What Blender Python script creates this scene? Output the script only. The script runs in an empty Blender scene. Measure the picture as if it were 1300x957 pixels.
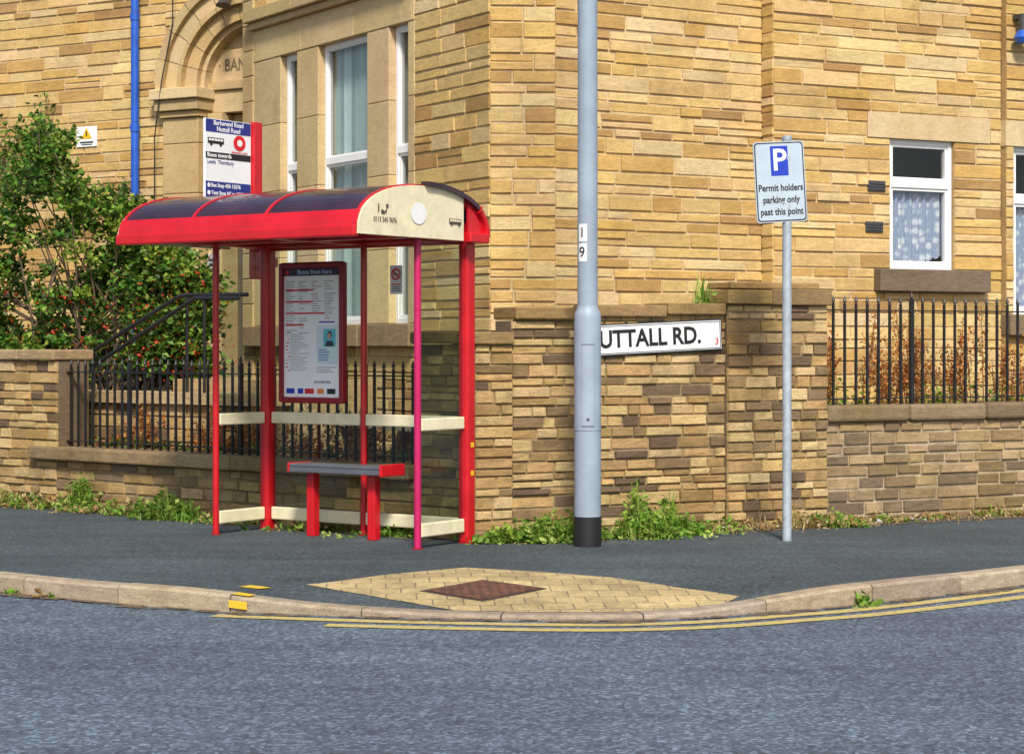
import bpy, bmesh, math, random
from mathutils import Vector, Matrix
random.seed(11)
F=2560.0; CH=1.6; HY=440.0
R=random.random
def U(a,b): return a+(b-a)*random.random()
def zat(py,Y): return CH+(HY-py)*Y/F
def hit(px,p0,d):
    k=(px-650)/F
    return (k*p0[1]-p0[0])/(d[0]-k*d[1])
sc=bpy.context.scene
# ---------------------------------------------------------------- helpers
def frame2(p,d,z=0):
    """x along d, y into the wall (away from camera), z up"""
    d=Vector((d[0],d[1],0)).normalized()
    y=Vector((-d.y,d.x,0))
    M=Matrix.Identity(4)
    for i in range(3):
        M[i][0]=d[i];M[i][1]=y[i];M[i][2]=(0,0,1)[i];M[i][3]=(p[0],p[1],z)[i]
    return M
def signframe(p,r,roll=0):
    """x right, y up, z toward viewer"""
    r=Vector((r[0],r[1],0)).normalized(); up=Vector((0,0,1)); n=r.cross(up)
    M=Matrix.Identity(4)
    for i in range(3):
        M[i][0]=r[i];M[i][1]=up[i];M[i][2]=n[i];M[i][3]=p[i]
    return M@Matrix.Rotation(roll,4,'Z')
def empty(name,loc=(0,0,0)):
    e=bpy.data.objects.new(name,None); e.location=loc; e.empty_display_size=.2
    sc.collection.objects.link(e); return e
def par(o,e):
    if e is not None:
        o.parent=e; o.matrix_parent_inverse=Matrix.Translation(-Vector(e.location))
class MB:
    def __init__(s): s.v=[];s.f=[];s.c=[];s.m=[]
    def face(s,pts,col=(1,1,1),mi=0):
        b=len(s.v); s.v+= [tuple(p) for p in pts]; s.f.append(tuple(range(b,b+len(pts)))); s.c.append(col); s.m.append(mi)
    def box(s,M,x0,x1,y0,y1,z0,z1,col=(1,1,1),mi=0):
        b=len(s.v)
        for z in (z0,z1):
            for x,y in ((x0,y0),(x1,y0),(x1,y1),(x0,y1)):
                s.v.append(tuple(M@Vector((x,y,z))))
        for q in ((0,3,2,1),(4,5,6,7),(0,1,5,4),(1,2,6,5),(2,3,7,6),(3,0,4,7)):
            s.f.append(tuple(b+i for i in q)); s.c.append(col); s.m.append(mi)
    def tube(s,pts,r,n=10,col=(1,1,1),mi=0,r2=None,caps=True):
        pts=[Vector(p) for p in pts]; rings=[]
        for i,p in enumerate(pts):
            t=(pts[min(i+1,len(pts)-1)]-pts[max(i-1,0)]).normalized()
            a=Vector((0,0,1)) if abs(t.z)<.9 else Vector((0,1,0))
            u=t.cross(a).normalized(); w=t.cross(u).normalized()
            rr=r if r2 is None else r+(r2-r)*i/(len(pts)-1)
            b=len(s.v)
            for k in range(n):
                an=2*math.pi*k/n
                s.v.append(tuple(p+u*(rr*math.cos(an))+w*(rr*math.sin(an))))
            rings.append(b)
        for a,b in zip(rings,rings[1:]):
            for k in range(n):
                s.f.append((a+k,a+(k+1)%n,b+(k+1)%n,b+k)); s.c.append(col); s.m.append(mi)
        if caps:
            s.f.append(tuple(rings[0]+k for k in range(n))[::-1]); s.c.append(col); s.m.append(mi)
            s.f.append(tuple(rings[-1]+k for k in range(n))); s.c.append(col); s.m.append(mi)
    def lathe(s,c,prof,n=32,col=(1,1,1),mi=0):
        rings=[]
        for r,z in prof:
            b=len(s.v)
            for k in range(n):
                a=2*math.pi*k/n; s.v.append((c[0]+r*math.cos(a),c[1]+r*math.sin(a),c[2]+z))
            rings.append(b)
        for a,b in zip(rings,rings[1:]):
            for k in range(n):
                s.f.append((a+k,a+(k+1)%n,b+(k+1)%n,b+k)); s.c.append(col); s.m.append(mi)
        s.f.append(tuple(rings[-1]+k for k in range(n))); s.c.append(col); s.m.append(mi)
    def obj(s,name,mats,parent=None,bevel=0,smooth=False):
        me=bpy.data.meshes.new(name); me.from_pydata(s.v,[],s.f)
        if not isinstance(mats,(list,tuple)): mats=[mats]
        for m in mats: me.materials.append(m)
        me.polygons.foreach_set('material_index',s.m)
        ca=me.color_attributes.new('Col','FLOAT_COLOR','CORNER')
        buf=[]
        for f,c in zip(s.f,s.c):
            buf+= [c[0],c[1],c[2],1.0]*len(f)
        ca.data.foreach_set('color',buf)
        if smooth: me.polygons.foreach_set('use_smooth',[True]*len(s.f))
        me.update()
        o=bpy.data.objects.new(name,me); sc.collection.objects.link(o); par(o,parent)
        if bevel:
            w=o.modifiers.new('w','WELD'); w.merge_threshold=.0002
            b=o.modifiers.new('b','BEVEL'); b.width=bevel; b.segments=2; b.limit_method='ANGLE'
        if smooth:
            try:
                me.set_sharp_from_angle(angle=math.radians(40))
            except Exception: pass
        return o
# ---------------------------------------------------------------- materials
def N(nt,t,**k):
    n=nt.nodes.new(t)
    for a,b in k.items(): setattr(n,a,b)
    return n
def newmat(name):
    m=bpy.data.materials.new(name); m.use_nodes=True
    nt=m.node_tree; return m,nt,nt.nodes['Principled BSDF']
def noise(nt,scale,detail=4,rough=.6,vec=None):
    n=N(nt,'ShaderNodeTexNoise'); n.inputs['Scale'].default_value=scale; n.inputs['Detail'].default_value=detail; n.inputs['Roughness'].default_value=rough
    if vec is not None: nt.links.new(vec,n.inputs['Vector'])
    return n
def ramp(nt,fac,stops):
    r=N(nt,'ShaderNodeValToRGB'); nt.links.new(fac,r.inputs[0])
    e=r.color_ramp.elements
    while len(e)<len(stops): e.new(.5)
    for i,(p,c) in enumerate(stops):
        e[i].position=p; e[i].color=(c[0],c[1],c[2],1) if hasattr(c,'__len__') else (c,c,c,1)
    return r.outputs[0]
def mixc(nt,a,b,fac=1.0,mode='MULTIPLY'):
    m=N(nt,'ShaderNodeMix',data_type='RGBA',blend_type=mode)
    if isinstance(fac,(int,float)): m.inputs[0].default_value=fac
    else: nt.links.new(fac,m.inputs[0])
    for s,i in ((a,6),(b,7)):
        if hasattr(s,'__len__'): m.inputs[i].default_value=(s[0],s[1],s[2],1)
        else: nt.links.new(s,m.inputs[i])
    return m.outputs[2]
def mixfac(nt,s,k):
    m=N(nt,'ShaderNodeMath',operation='MULTIPLY'); nt.links.new(s,m.inputs[0]); m.inputs[1].default_value=k; return m.outputs[0]
def bump(nt,bs,h,strength,dist):
    b=N(nt,'ShaderNodeBump'); b.inputs['Strength'].default_value=strength; b.inputs['Distance'].default_value=dist
    nt.links.new(h,b.inputs['Height']); nt.links.new(b.outputs[0],bs.inputs['Normal']); return b
def wpos(nt): return N(nt,'ShaderNodeNewGeometry').outputs['Position']
def scaled(nt,v,s,rot=(0,0,0)):
    mp=N(nt,'ShaderNodeMapping'); nt.links.new(v,mp.inputs[0]); mp.inputs['Scale'].default_value=s; mp.inputs['Rotation'].default_value=rot; return mp.outputs[0]
def plain(name,col,rough=.5,metal=0,var=.12,vs=6,bmp=0,coat=0,spec=None,attr=False):
    m,nt,bs=newmat(name); w=wpos(nt)
    n=noise(nt,vs,6,.65,w)
    base=col
    if attr: base=mixc(nt,N(nt,'ShaderNodeAttribute',attribute_name='Col').outputs[0],col)
    c=mixc(nt,base,ramp(nt,n.outputs[0],[(.3,1-var),(.7,1+var)]))
    nt.links.new(c,bs.inputs['Base Color']); bs.inputs['Metallic'].default_value=metal
    rr=N(nt,'ShaderNodeMapRange'); nt.links.new(n.outputs[0],rr.inputs[0]); rr.inputs[3].default_value=max(0,rough-.08); rr.inputs[4].default_value=min(1,rough+.12); nt.links.new(rr.outputs[0],bs.inputs['Roughness'])
    if coat: bs.inputs['Coat Weight'].default_value=coat
    if spec is not None: bs.inputs['Specular IOR Level'].default_value=spec
    if bmp: bump(nt,bs,noise(nt,vs*6,6,.7,w).outputs[0],.6,bmp)
    return m
def stonemat(name,bs_=.006,lo=.84,hi=1.12,grime=.0,gcol=(.13,.095,.06)):
    m,nt,bs=newmat(name); w=wpos(nt)
    at=N(nt,'ShaderNodeAttribute',attribute_name='Col')
    n1=noise(nt,9,8,.72,scaled(nt,w,(1,1,3.2))); n2=noise(nt,.8,5,.65,w); n3=noise(nt,75,4,.7,w)
    c=mixc(nt,at.outputs[0],ramp(nt,n1.outputs[0],[(.28,lo),(.7,hi)]))
    c=mixc(nt,c,ramp(nt,n2.outputs[0],[(.3,(.84,.78,.68)),(.5,(1,.98,.96)),(.68,(1.06,1.06,1.06))]))
    c=mixc(nt,c,ramp(nt,n3.outputs[0],[(.33,.76),(.5,1.0),(.68,1.14)]))
    if grime:
        n4=noise(nt,2.6,9,.78,scaled(nt,w,(1,1,.7)))
        c=mixc(nt,c,gcol,mixfac(nt,ramp(nt,n4.outputs[0],[(.50,0.0),(.70,1.0)]),grime),'MIX')
    nt.links.new(c,bs.inputs['Base Color']); bs.inputs['Roughness'].default_value=.92; bs.inputs['Specular IOR Level'].default_value=.2
    ad=N(nt,'ShaderNodeMath',operation='ADD'); nt.links.new(n1.outputs[0],ad.inputs[0]); nt.links.new(n3.outputs[0],ad.inputs[1])
    bump(nt,bs,ad.outputs[0],1,bs_)
    return m
def asphalt(name,c0,c1,patch=.25,chip=1.6,sc1=55,bigs=.55,tint2=(1,1,1),dk=.7,vsc=60):
    m,nt,bs=newmat(name); w=wpos(nt)
    a=noise(nt,sc1,6,.8,w); b=noise(nt,bigs,6,.65,w); v=N(nt,'ShaderNodeTexVoronoi'); v.inputs['Scale'].default_value=vsc; nt.links.new(w,v.inputs['Vector'])
    c=ramp(nt,a.outputs[0],[(.32,c0),(.70,c1)])
    c=mixc(nt,c,ramp(nt,v.outputs['Color'],[(.1,dk),(.6,1.0),(.92,chip)]))
    c=mixc(nt,c,ramp(nt,b.outputs[0],[(.32,tuple((1-patch)*t for t in tint2)),(.66,1+patch)]))
    s=noise(nt,1.2,5,.6,scaled(nt,w,(.25,2.2,1),(0,0,math.radians(36)))); c=mixc(nt,c,ramp(nt,s.outputs[0],[(.35,.84),(.65,1.13)]))
    # oil spots and patched areas
    o=noise(nt,3.5,5,.7,w); c=mixc(nt,c,ramp(nt,o.outputs[0],[(.30,.72),(.40,1.0)]))
    nt.links.new(c,bs.inputs['Base Color']); bs.inputs['Roughness'].default_value=.85; bs.inputs['Specular IOR Level'].default_value=.3
    bump(nt,bs,a.outputs[0],.8,.006); return m
def glassmat(name,tint=(.8,.86,.84),refl=.12,graz=.9):
    m,nt,bs=newmat(name); nt.nodes.remove(bs); out=nt.nodes['Material Output']
    t=N(nt,'ShaderNodeBsdfTransparent'); t.inputs[0].default_value=(*tint,1)
    g=N(nt,'ShaderNodeBsdfGlossy'); g.inputs['Roughness'].default_value=.02
    n=noise(nt,1.5,2,.5,wpos(nt)); bb=N(nt,'ShaderNodeBump'); bb.inputs['Distance'].default_value=.01; bb.inputs['Strength'].default_value=.3; nt.links.new(n.outputs[0],bb.inputs['Height']); nt.links.new(bb.outputs[0],g.inputs['Normal'])
    lw=N(nt,'ShaderNodeLayerWeight'); lw.inputs[0].default_value=.25
    mr=N(nt,'ShaderNodeMapRange'); nt.links.new(lw.outputs['Fresnel'],mr.inputs[0]); mr.inputs[3].default_value=refl*.6; mr.inputs[4].default_value=graz
    mx=N(nt,'ShaderNodeMixShader'); nt.links.new(mr.outputs[0],mx.inputs[0]); nt.links.new(t.outputs[0],mx.inputs[1]); nt.links.new(g.outputs[0],mx.inputs[2])
    nt.links.new(mx.outputs[0],out.inputs[0]); return m
def leafmat(name):
    m,nt,bs=newmat(name); at=N(nt,'ShaderNodeAttribute',attribute_name='Col')
    nt.links.new(at.outputs[0],bs.inputs['Base Color']); bs.inputs['Roughness'].default_value=.5; bs.inputs['Specular IOR Level'].default_value=.35
    tr=N(nt,'ShaderNodeBsdfTranslucent'); nt.links.new(at.outputs[0],tr.inputs[0])
    mx=N(nt,'ShaderNodeMixShader'); mx.inputs[0].default_value=.3; nt.links.new(bs.outputs[0],mx.inputs[1]); nt.links.new(tr.outputs[0],mx.inputs[2])
    nt.links.new(mx.outputs[0],nt.nodes['Material Output'].inputs[0]); return m

STONE=stonemat('sandstone_blocks',.008,.78,1.14,grime=.34,gcol=(.20,.13,.065))
STONEW=stonemat('weathered_stone',.010,.70,1.2,.62,gcol=(.11,.08,.05))
SMOOTH=stonemat('dressed_stone',.002,.88,1.1,.25,gcol=(.18,.125,.07))
SILL=stonemat('sooty_stone',.006,.7,1.25,.5)
ROAD=asphalt('road_asphalt',(.045,.060,.077),(.150,.192,.240),.15,2.0,62,.30,(1.0,.95,1.0),.55,46)
PAVE=asphalt('pavement_asphalt',(.036,.048,.054),(.085,.104,.114),.22,1.6,55,.55,(1,1,1),.65,52)
SOIL=plain('soil',(.09,.07,.045),.95,var=.4,vs=9,bmp=.02)
RED=plain('red_paint',(.50,.006,.014),.32,var=.2,vs=3,coat=.3)
DRED=plain('dark_red_paint',(.24,.006,.012),.35,var=.2,vs=4)
MAG=plain('magenta_red_paint',(.44,.010,.10),.35,var=.1,vs=5)
CREAM=plain('cream_plastic',(.72,.66,.45),.45,var=.14,vs=7)
ROOFP=plain('tinted_roof_panel',(.038,.016,.028),.22,var=.4,vs=2.5,coat=.3)
WHITE=plain('white_upvc',(.78,.78,.78),.4,var=.05)
SWHITE=plain('sign_white',(.74,.75,.76),.4,var=.05)
POST=plain('poster_paper',(.88,.89,.90),.4,var=.03)
BLACK=plain('black_paint',(.012,.012,.014),.45,var=.3)
FADED=plain('faded_dark_print',(.07,.06,.05),.5,var=.3,vs=30)
DGREY=plain('dark_grey',(.05,.05,.055),.5,var=.2)
STEEL=plain('galvanised_steel',(.36,.42,.48),.5,.2,var=.22,vs=12)
GREYP=plain('grey_column_paint',(.26,.32,.39),.5,var=.12,vs=5)
SIGNG=plain('sign_pale_blue_grey',(.40,.48,.56),.4,var=.06)
BLUE=plain('sign_blue',(.010,.04,.42),.4,var=.08)
DBLUE=plain('navy_blue',(.02,.03,.20),.4,var=.1)
PIPE=plain('blue_pipe_paint',(.015,.09,.46),.35,var=.25)
REDT=plain('sign_red',(.62,.015,.02),.45,var=.05)
YEL=plain('yellow_sticker',(.75,.45,.01),.5,var=.1)
CYAN=plain('cyan_print',(.12,.50,.58),.5,var=.1)
ORAN=plain('orange_print',(.75,.25,.05),.5,var=.1)
GPRINT=plain('grey_print',(.36,.37,.40),.5,var=.1)
GLASS=glassmat('shelter_glass',(.82,.88,.84),.06,.45)
WGLASS=glassmat('window_glass',(.88,.92,.93),.10,.5)
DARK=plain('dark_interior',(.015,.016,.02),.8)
BLIND=plain('blind_fabric',(1,1,1),.8,var=.08,vs=3,attr=True)
LEAF=leafmat('leaf')
BARK=plain('bark',(.10,.07,.045),.9,var=.35,vs=20,bmp=.01)
def worn(name,col,under,th=.52):
    m,nt,bs=newmat(name); w=wpos(nt); a=noise(nt,22,8,.8,w)
    c=mixc(nt,col,under,ramp(nt,a.outputs[0],[(th,0),(th+.14,1)]),'MIX')
    nt.links.new(c,bs.inputs['Base Color']); bs.inputs['Roughness'].default_value=.8
    bump(nt,bs,noise(nt,55,6,.8,w).outputs[0],.8,.004); return m
YLINE=worn('yellow_road_paint',(.50,.39,.13),(.17,.16,.13),.50)
YSPOT=worn('yellow_kerb_paint',(.68,.42,.02),(.35,.28,.16),.55)
def dirt():
    m,nt,bs=newmat('grit'); w=wpos(nt); a=noise(nt,7,8,.8,w)
    nt.links.new(ramp(nt,noise(nt,60,4,.7,w).outputs[0],[(.35,(.06,.045,.03)),(.65,(.24,.17,.10))]),bs.inputs['Base Color']); bs.inputs['Roughness'].default_value=.95
    nt.links.new(ramp(nt,a.outputs[0],[(.45,0),(.54,1)]),bs.inputs['Alpha']); bump(nt,bs,noise(nt,60,4,.7,w).outputs[0],1,.01); return m
DIRT=dirt()
def lace():
    m,nt,bs=newmat('lace_curtain'); w=wpos(nt)
    v=N(nt,'ShaderNodeTexVoronoi'); v.inputs['Scale'].default_value=11; v.inputs['Randomness'].default_value=.6; nt.links.new(w,v.inputs['Vector'])
    v2=N(nt,'ShaderNodeTexVoronoi',feature='DISTANCE_TO_EDGE'); v2.inputs['Scale'].default_value=30; nt.links.new(w,v2.inputs['Vector'])
    c=mixc(nt,ramp(nt,v.outputs['Distance'],[(.22,(.84,.86,.90)),(.5,(.40,.46,.62))]),ramp(nt,v2.outputs[0],[(.02,1),(.12,.80)]))
    nt.links.new(c,bs.inputs['Base Color']); bs.inputs['Roughness'].default_value=.9; return m
LACE=lace()
def tactile():
    m,nt,bs=newmat('tactile_slabs'); w=wpos(nt)
    v=scaled(nt,w,(1,1,1),(0,0,math.radians(-4)))
    br=N(nt,'ShaderNodeTexBrick'); br.offset=0.5; nt.links.new(v,br.inputs[0]); br.inputs['Scale'].default_value=1; br.inputs['Brick Width'].default_value=.2; br.inputs['Row Height'].default_value=.2; br.inputs['Mortar Size'].default_value=.006
    br.inputs['Color1'].default_value=(.50,.38,.18,1); br.inputs['Color2'].default_value=(.38,.285,.14,1); br.inputs['Mortar'].default_value=(.22,.17,.10,1)
    n=noise(nt,26,6,.8,w)
    c=mixc(nt,br.outputs[0],ramp(nt,n.outputs[0],[(.35,.72),(.65,1.25)]))
    c=mixc(nt,c,ramp(nt,noise(nt,1.8,7,.7,w).outputs[0],[(.35,.68),(.65,1.15)]))
    nt.links.new(c,bs.inputs['Base Color']); bs.inputs['Roughness'].default_value=.85
    vo=N(nt,'ShaderNodeTexVoronoi'); vo.inputs['Scale'].default_value=15; vo.inputs['Randomness'].default_value=0; nt.links.new(v,vo.inputs['Vector'])
    bump(nt,bs,ramp(nt,vo.outputs['Distance'],[(.2,1),(.42,0)]),.6,.005); return m
TACT=tactile()
def rust():
    m,nt,bs=newmat('rusty_iron'); w=wpos(nt)
    ck=N(nt,'ShaderNodeTexChecker'); ck.inputs['Scale'].default_value=22; nt.links.new(scaled(nt,w,(1,1,1),(0,0,math.radians(40))),ck.inputs[0])
    c=ramp(nt,noise(nt,9,8,.7,w).outputs[0],[(.3,(.05,.022,.015)),(.7,(.18,.07,.04))])
    c=mixc(nt,c,ramp(nt,ck.outputs['Fac'],[(0,.7),(1,1.15)]))
    nt.links.new(c,bs.inputs['Base Color']); bs.inputs['Roughness'].default_value=.8; bump(nt,bs,ck.outputs['Fac'],1,.004); return m
RUST=rust()

# ---------------------------------------------------------------- stones
BPAL=[(.60,.41,.155),(.64,.46,.20),(.56,.37,.13),(.65,.48,.23),(.61,.43,.17),(.48,.30,.11),(.62,.44,.19),(.64,.49,.26),(.40,.25,.10),(.58,.41,.17),(.54,.345,.12),(.61,.44,.19),(.66,.50,.25)]
WPAL=[(.43,.28,.12),(.34,.225,.10),(.52,.37,.17),(.25,.17,.09),(.56,.41,.20),(.40,.265,.12),(.16,.11,.07),(.50,.335,.145),(.58,.43,.22)]
DPAL=[(.32,.225,.12),(.25,.18,.10),(.40,.29,.15),(.20,.15,.095),(.44,.32,.18),(.33,.24,.14)]
WM=(.33,.25,.14)
def jit(c,a=.1):
    k=1+U(-a,a); return (c[0]*k,c[1]*k*(1+U(-.03,.03)),c[2]*k*(1+U(-.08,.08)))
def stones(mb,M,x0,x1,z0,z1,ops=(),ch=(.085,.175),ln=(.24,.82),pal=BPAL,joint=.014,rough=.015,mort=(.58,.45,.26),j=.07):
    br=sorted(set([z0,z1]+[o[2] for o in ops if z0<o[2]<z1]+[o[3] for o in ops if z0<o[3]<z1]))
    for a,b in zip(br,br[1:]):
        n=max(1,round((b-a)/((ch[0]+ch[1])/2))); hs=[U(*ch) for _ in range(n)]; k=(b-a)/sum(hs); z=a
        for h in hs:
            h*=k; zc=z+h/2
            blk=sorted([(o[0],o[1]) for o in ops if o[2]<zc<o[3]]); cur=x0; free=[]
            for p,q in blk:
                if p>cur: free.append((cur,min(p,x1)))
                cur=max(cur,q)
            if cur<x1: free.append((cur,x1))
            for p,q in free:
                if q-p<.005: continue
                mb.face([M@Vector((p,.008,z)),M@Vector((q,.008,z)),M@Vector((q,.008,z+h)),M@Vector((p,.008,z+h))],jit(mort,.10))
                x=p
                tone=U(.93,1.06)
                while x<q-.001:
                    w=U(*ln)*(.8 if h<.1 else 1)
                    if q-(x+w)<ln[0]*.7: w=q-x
                    g=joint/2*U(.6,1.4); xa,xb,za,zb=x+g*(x>p),x+w-g*(x+w<q-.001),z+g*U(.6,1.4),z+h-g*U(.6,1.4)
                    # some courses hold two thin stones one on another
                    parts=[(za,zb)]
                    if h>.15 and R()<.22: mid=(za+zb)/2+U(-.01,.01); parts=[(za,mid-g*.8),(mid+g*.8,zb)]
                    for za_,zb_ in parts:
                        y=-U(.0,rough); e=.008
                        c=jit(random.choice(pal),j); c=tuple(t*tone for t in c)
                        o=[(xa,.02,za_),(xb,.02,za_),(xb,.02,zb_),(xa,.02,zb_)]
                        d=lambda:U(0,.007)
                        m_=[(xa+d(),y+e,za_+d()),(xb-d(),y+e,za_+d()),(xb-d(),y+e,zb_-d()),(xa+d(),y+e,zb_-d())]
                        i_=[(xa+e,y+U(-.005,.005),za_+e),(xb-e,y+U(-.005,.005),za_+e),(xb-e,y+U(-.005,.005),zb_-e),(xa+e,y+U(-.005,.005),zb_-e)]
                        b0=len(mb.v)
                        for t in o+m_+i_: mb.v.append(tuple(M@Vector(t)))
                        fs=[(8,9,10,11)]
                        for k2 in range(4):
                            l=(k2+1)%4; fs.append((k2,l,4+l,4+k2)); fs.append((4+k2,4+l,8+l,8+k2))
                        for f in fs: mb.f.append(tuple(b0+t for t in f)); mb.c.append(c); mb.m.append(0)
                    x+=w
            z+=h

# ================================================================ GROUND
def catmull(P,step=.12):
    out=[]
    for i in range(len(P)-1):
        p0=Vector(P[max(i-1,0)]);p1=Vector(P[i]);p2=Vector(P[i+1]);p3=Vector(P[min(i+2,len(P)-1)])
        n=max(2,int((p2-p1).length/step))
        for k in range(n):
            t=k/n
            out.append(.5*((2*p1)+(-p0+p2)*t+(2*p0-5*p1+4*p2-p3)*t*t+(-p0+3*p1-3*p2+p3)*t**3))
    out.append(Vector(P[-1])); return out
KP=[(-14.2,22.0,0),(-8,17.4,0),(-3.57,14.08,0),(-2.1,13.16,0),(-1.3,12.88,-.055),(-.4,12.69,-.085),(.5,12.60,-.085),(1.1,12.72,-.08),(1.6,12.98,-.05),(2.26,13.36,0),(3.69,14.5,0),(8,18.1,0),(14,23.2,0)]
OUT=catmull(KP)
NRM=[]
for i in range(len(OUT)):
    t=(OUT[min(i+2,len(OUT)-1)]-OUT[max(i-2,0)]); t.z=0; t.normalize(); NRM.append(Vector((-t.y,t.x,0)))
RZ=-.115
def fall(d): return 1-min(1,max(0,d-.15)/1.15)
def Hh(x,y):
    best=1e9;bi=0
    for i,p in enumerate(OUT):
        d=(p.x-x)**2+(p.y-y)**2
        if d<best: best=d;bi=i
    return OUT[bi].z*fall(math.sqrt(best))
mb=MB()
s=500; mb.face([(-s,-s,-.14),(s,-s,-.14),(s,s,-.14),(-s,s,-.14)])
mb.obj('ground',plain('ground_earth',(.10,.10,.06),.95,var=.3,vs=.5))
mb=MB(); mb.face([(-60,-4,RZ),(60,-4,RZ),(60,26,RZ),(-60,26,RZ)]); mb.obj('road',ROAD)
mb=MB(); ds=[.13,.3,.5,.7,.9,1.1,1.3]
rows=[]
for d in ds:
    rows.append([OUT[i]*1+NRM[i]*d for i in range(len(OUT))])
    for i,p in enumerate(rows[-1]): p.z=OUT[i].z*fall(d)
rows.append([Vector((p.x,p.y+10,0)) for p in rows[-1]])
for a,b in zip(rows,rows[1:]):
    for i in range(len(OUT)-1): mb.face([a[i],a[i+1],b[i+1],b[i]])
mb.obj('pavement',PAVE)
mb=MB(); i=0
cum=[0]
for k in range(1,len(OUT)): cum.append(cum[-1]+(OUT[k]-OUT[k-1]).length)
def outat(s):
    for k in range(len(cum)-1):
        if cum[k+1]>=s:
            t=(s-cum[k])/(cum[k+1]-cum[k]); return OUT[k].lerp(OUT[k+1],t),NRM[k].lerp(NRM[k+1],t)
    return OUT[-1],NRM[-1]
s=0
while s<cum[-1]-1:
    L=.9; c=jit((.36,.30,.22),.16); seg=[outat(s+.005+(L-.01)*k/4) for k in range(5)]
    dz=U(.002,.008); dn=U(-.006,.006)
    for (p,n),(q,m) in zip(seg,seg[1:]):
        def sec(p,n):
            p=p+n*dn
            return [p-Vector((0,0,p.z-RZ+.02)),p+Vector((0,0,.003-.018+dz)),p+n*.018+Vector((0,0,.003+dz)),p+n*.15+Vector((0,0,.003+dz)),p+n*.15+Vector((0,0,-.03-p.z+RZ))]
        A=sec(p,n);B=sec(q,m)
        for k in range(4): mb.face([A[k],B[k],B[k+1],A[k+1]],c)
    for (p,n) in (seg[0],seg[-1]): mb.face(sec(p,n),c)
    s+=L
mb.obj('kerb',stonemat('kerb_stone',.004,.62,1.2,.4))
def drape(name,poly,off,mat,step=.2,zf=Hh,parent=None):
    bm=bmesh.new(); vs=[bm.verts.new((p[0],p[1],0)) for p in poly]; bm.faces.new(vs)
    xs=[p[0] for p in poly]; ys=[p[1] for p in poly]
    for ax,lo,hi in (((1,0,0),min(xs),max(xs)),((0,1,0),min(ys),max(ys))):
        t=lo+step
        while t<hi:
            bmesh.ops.bisect_plane(bm,geom=bm.verts[:]+bm.edges[:]+bm.faces[:],plane_co=Vector(ax)*t,plane_no=ax); t+=step
    for v in bm.verts: v.co.z=zf(v.co.x,v.co.y)+off
    for f in bm.faces:
        if f.normal.z<0: f.normal_flip()
    me=bpy.data.meshes.new(name); bm.to_mesh(me); bm.free(); me.materials.append(mat)
    o=bpy.data.objects.new(name,me); sc.collection.objects.link(o); par(o,parent); return o
inner=[OUT[i]+NRM[i]*.17 for i in range(len(OUT)) if -.45<OUT[i].x<1.52]
poly=[(-1.40,13.68),(-.80,14.2),(-.34,14.58),(.2,14.3),(.9,13.8)]+[(1.50,13.26)]+[(p.x,p.y) for p in inner[::-1]]
poly=poly[::-1]
drape('tactile_paving',poly,.005,TACT,.16)
drape('manhole_frame',[(-.62,13.47),(-.19,13.12),(.24,13.53),(-.20,13.86)],.009,plain('iron_frame',(.07,.05,.04),.7,var=.3),.16)
drape('manhole_cover',[(-.58,13.47),(-.19,13.155),(.20,13.53),(-.20,13.825)],.013,RUST,.16)
def strip(mb,o0,o1,s0,s1):
    s=s0
    while s<s1:
        p,n=outat(s);q,m=outat(min(s+.12,s1))
        A=[p-n*o0,p-n*o1,q-m*o1,q-m*o0]
        mb.face([Vector((v.x,v.y,RZ+.005)) for v in A][::-1]); s+=.12
def sx(x):
    for k in range(len(OUT)):
        if OUT[k].x>=x: return cum[k]
mb=MB(); strip(mb,.13,.25,sx(-1.85),sx(12)); strip(mb,.36,.48,sx(-1.1),sx(12)); mb.obj('yellow_road_lines',YLINE)
mb=MB()
for i in range(0,len(OUT)-3,1):
    if -12<OUT[i].x<12:
        a=.12; A=[OUT[i]+NRM[i]*.0,OUT[i]-NRM[i]*(a+.05*math.sin(i*.7)),OUT[i+1]-NRM[i+1]*(a+.05*math.sin((i+1)*.7)),OUT[i+1]]
        mb.face([Vector((v.x,v.y,RZ+.009)) for v in A][::-1])
mb.obj('gutter_grit',DIRT)
mb=MB()
s=sx(-1.86); p,n=outat(s); q,m=outat(s+.13)
mb.face([p+n*.02+Vector((0,0,.014)),q+m*.02+Vector((0,0,.014)),q+m*.12+Vector((0,0,.014)),p+n*.12+Vector((0,0,.014))])
mb.face([p-n*.010+Vector((0,0,-.02)),p-n*.010+Vector((0,0,-.07)),q-m*.010+Vector((0,0,-.07)),q-m*.010+Vector((0,0,-.02))])
mb.obj('yellow_kerb_mark',YSPOT)
drape('yellow_pavement_mark',[(-1.82,13.45),(-1.68,13.38),(-1.60,13.44),(-1.75,13.53)],.006,YSPOT)

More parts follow.
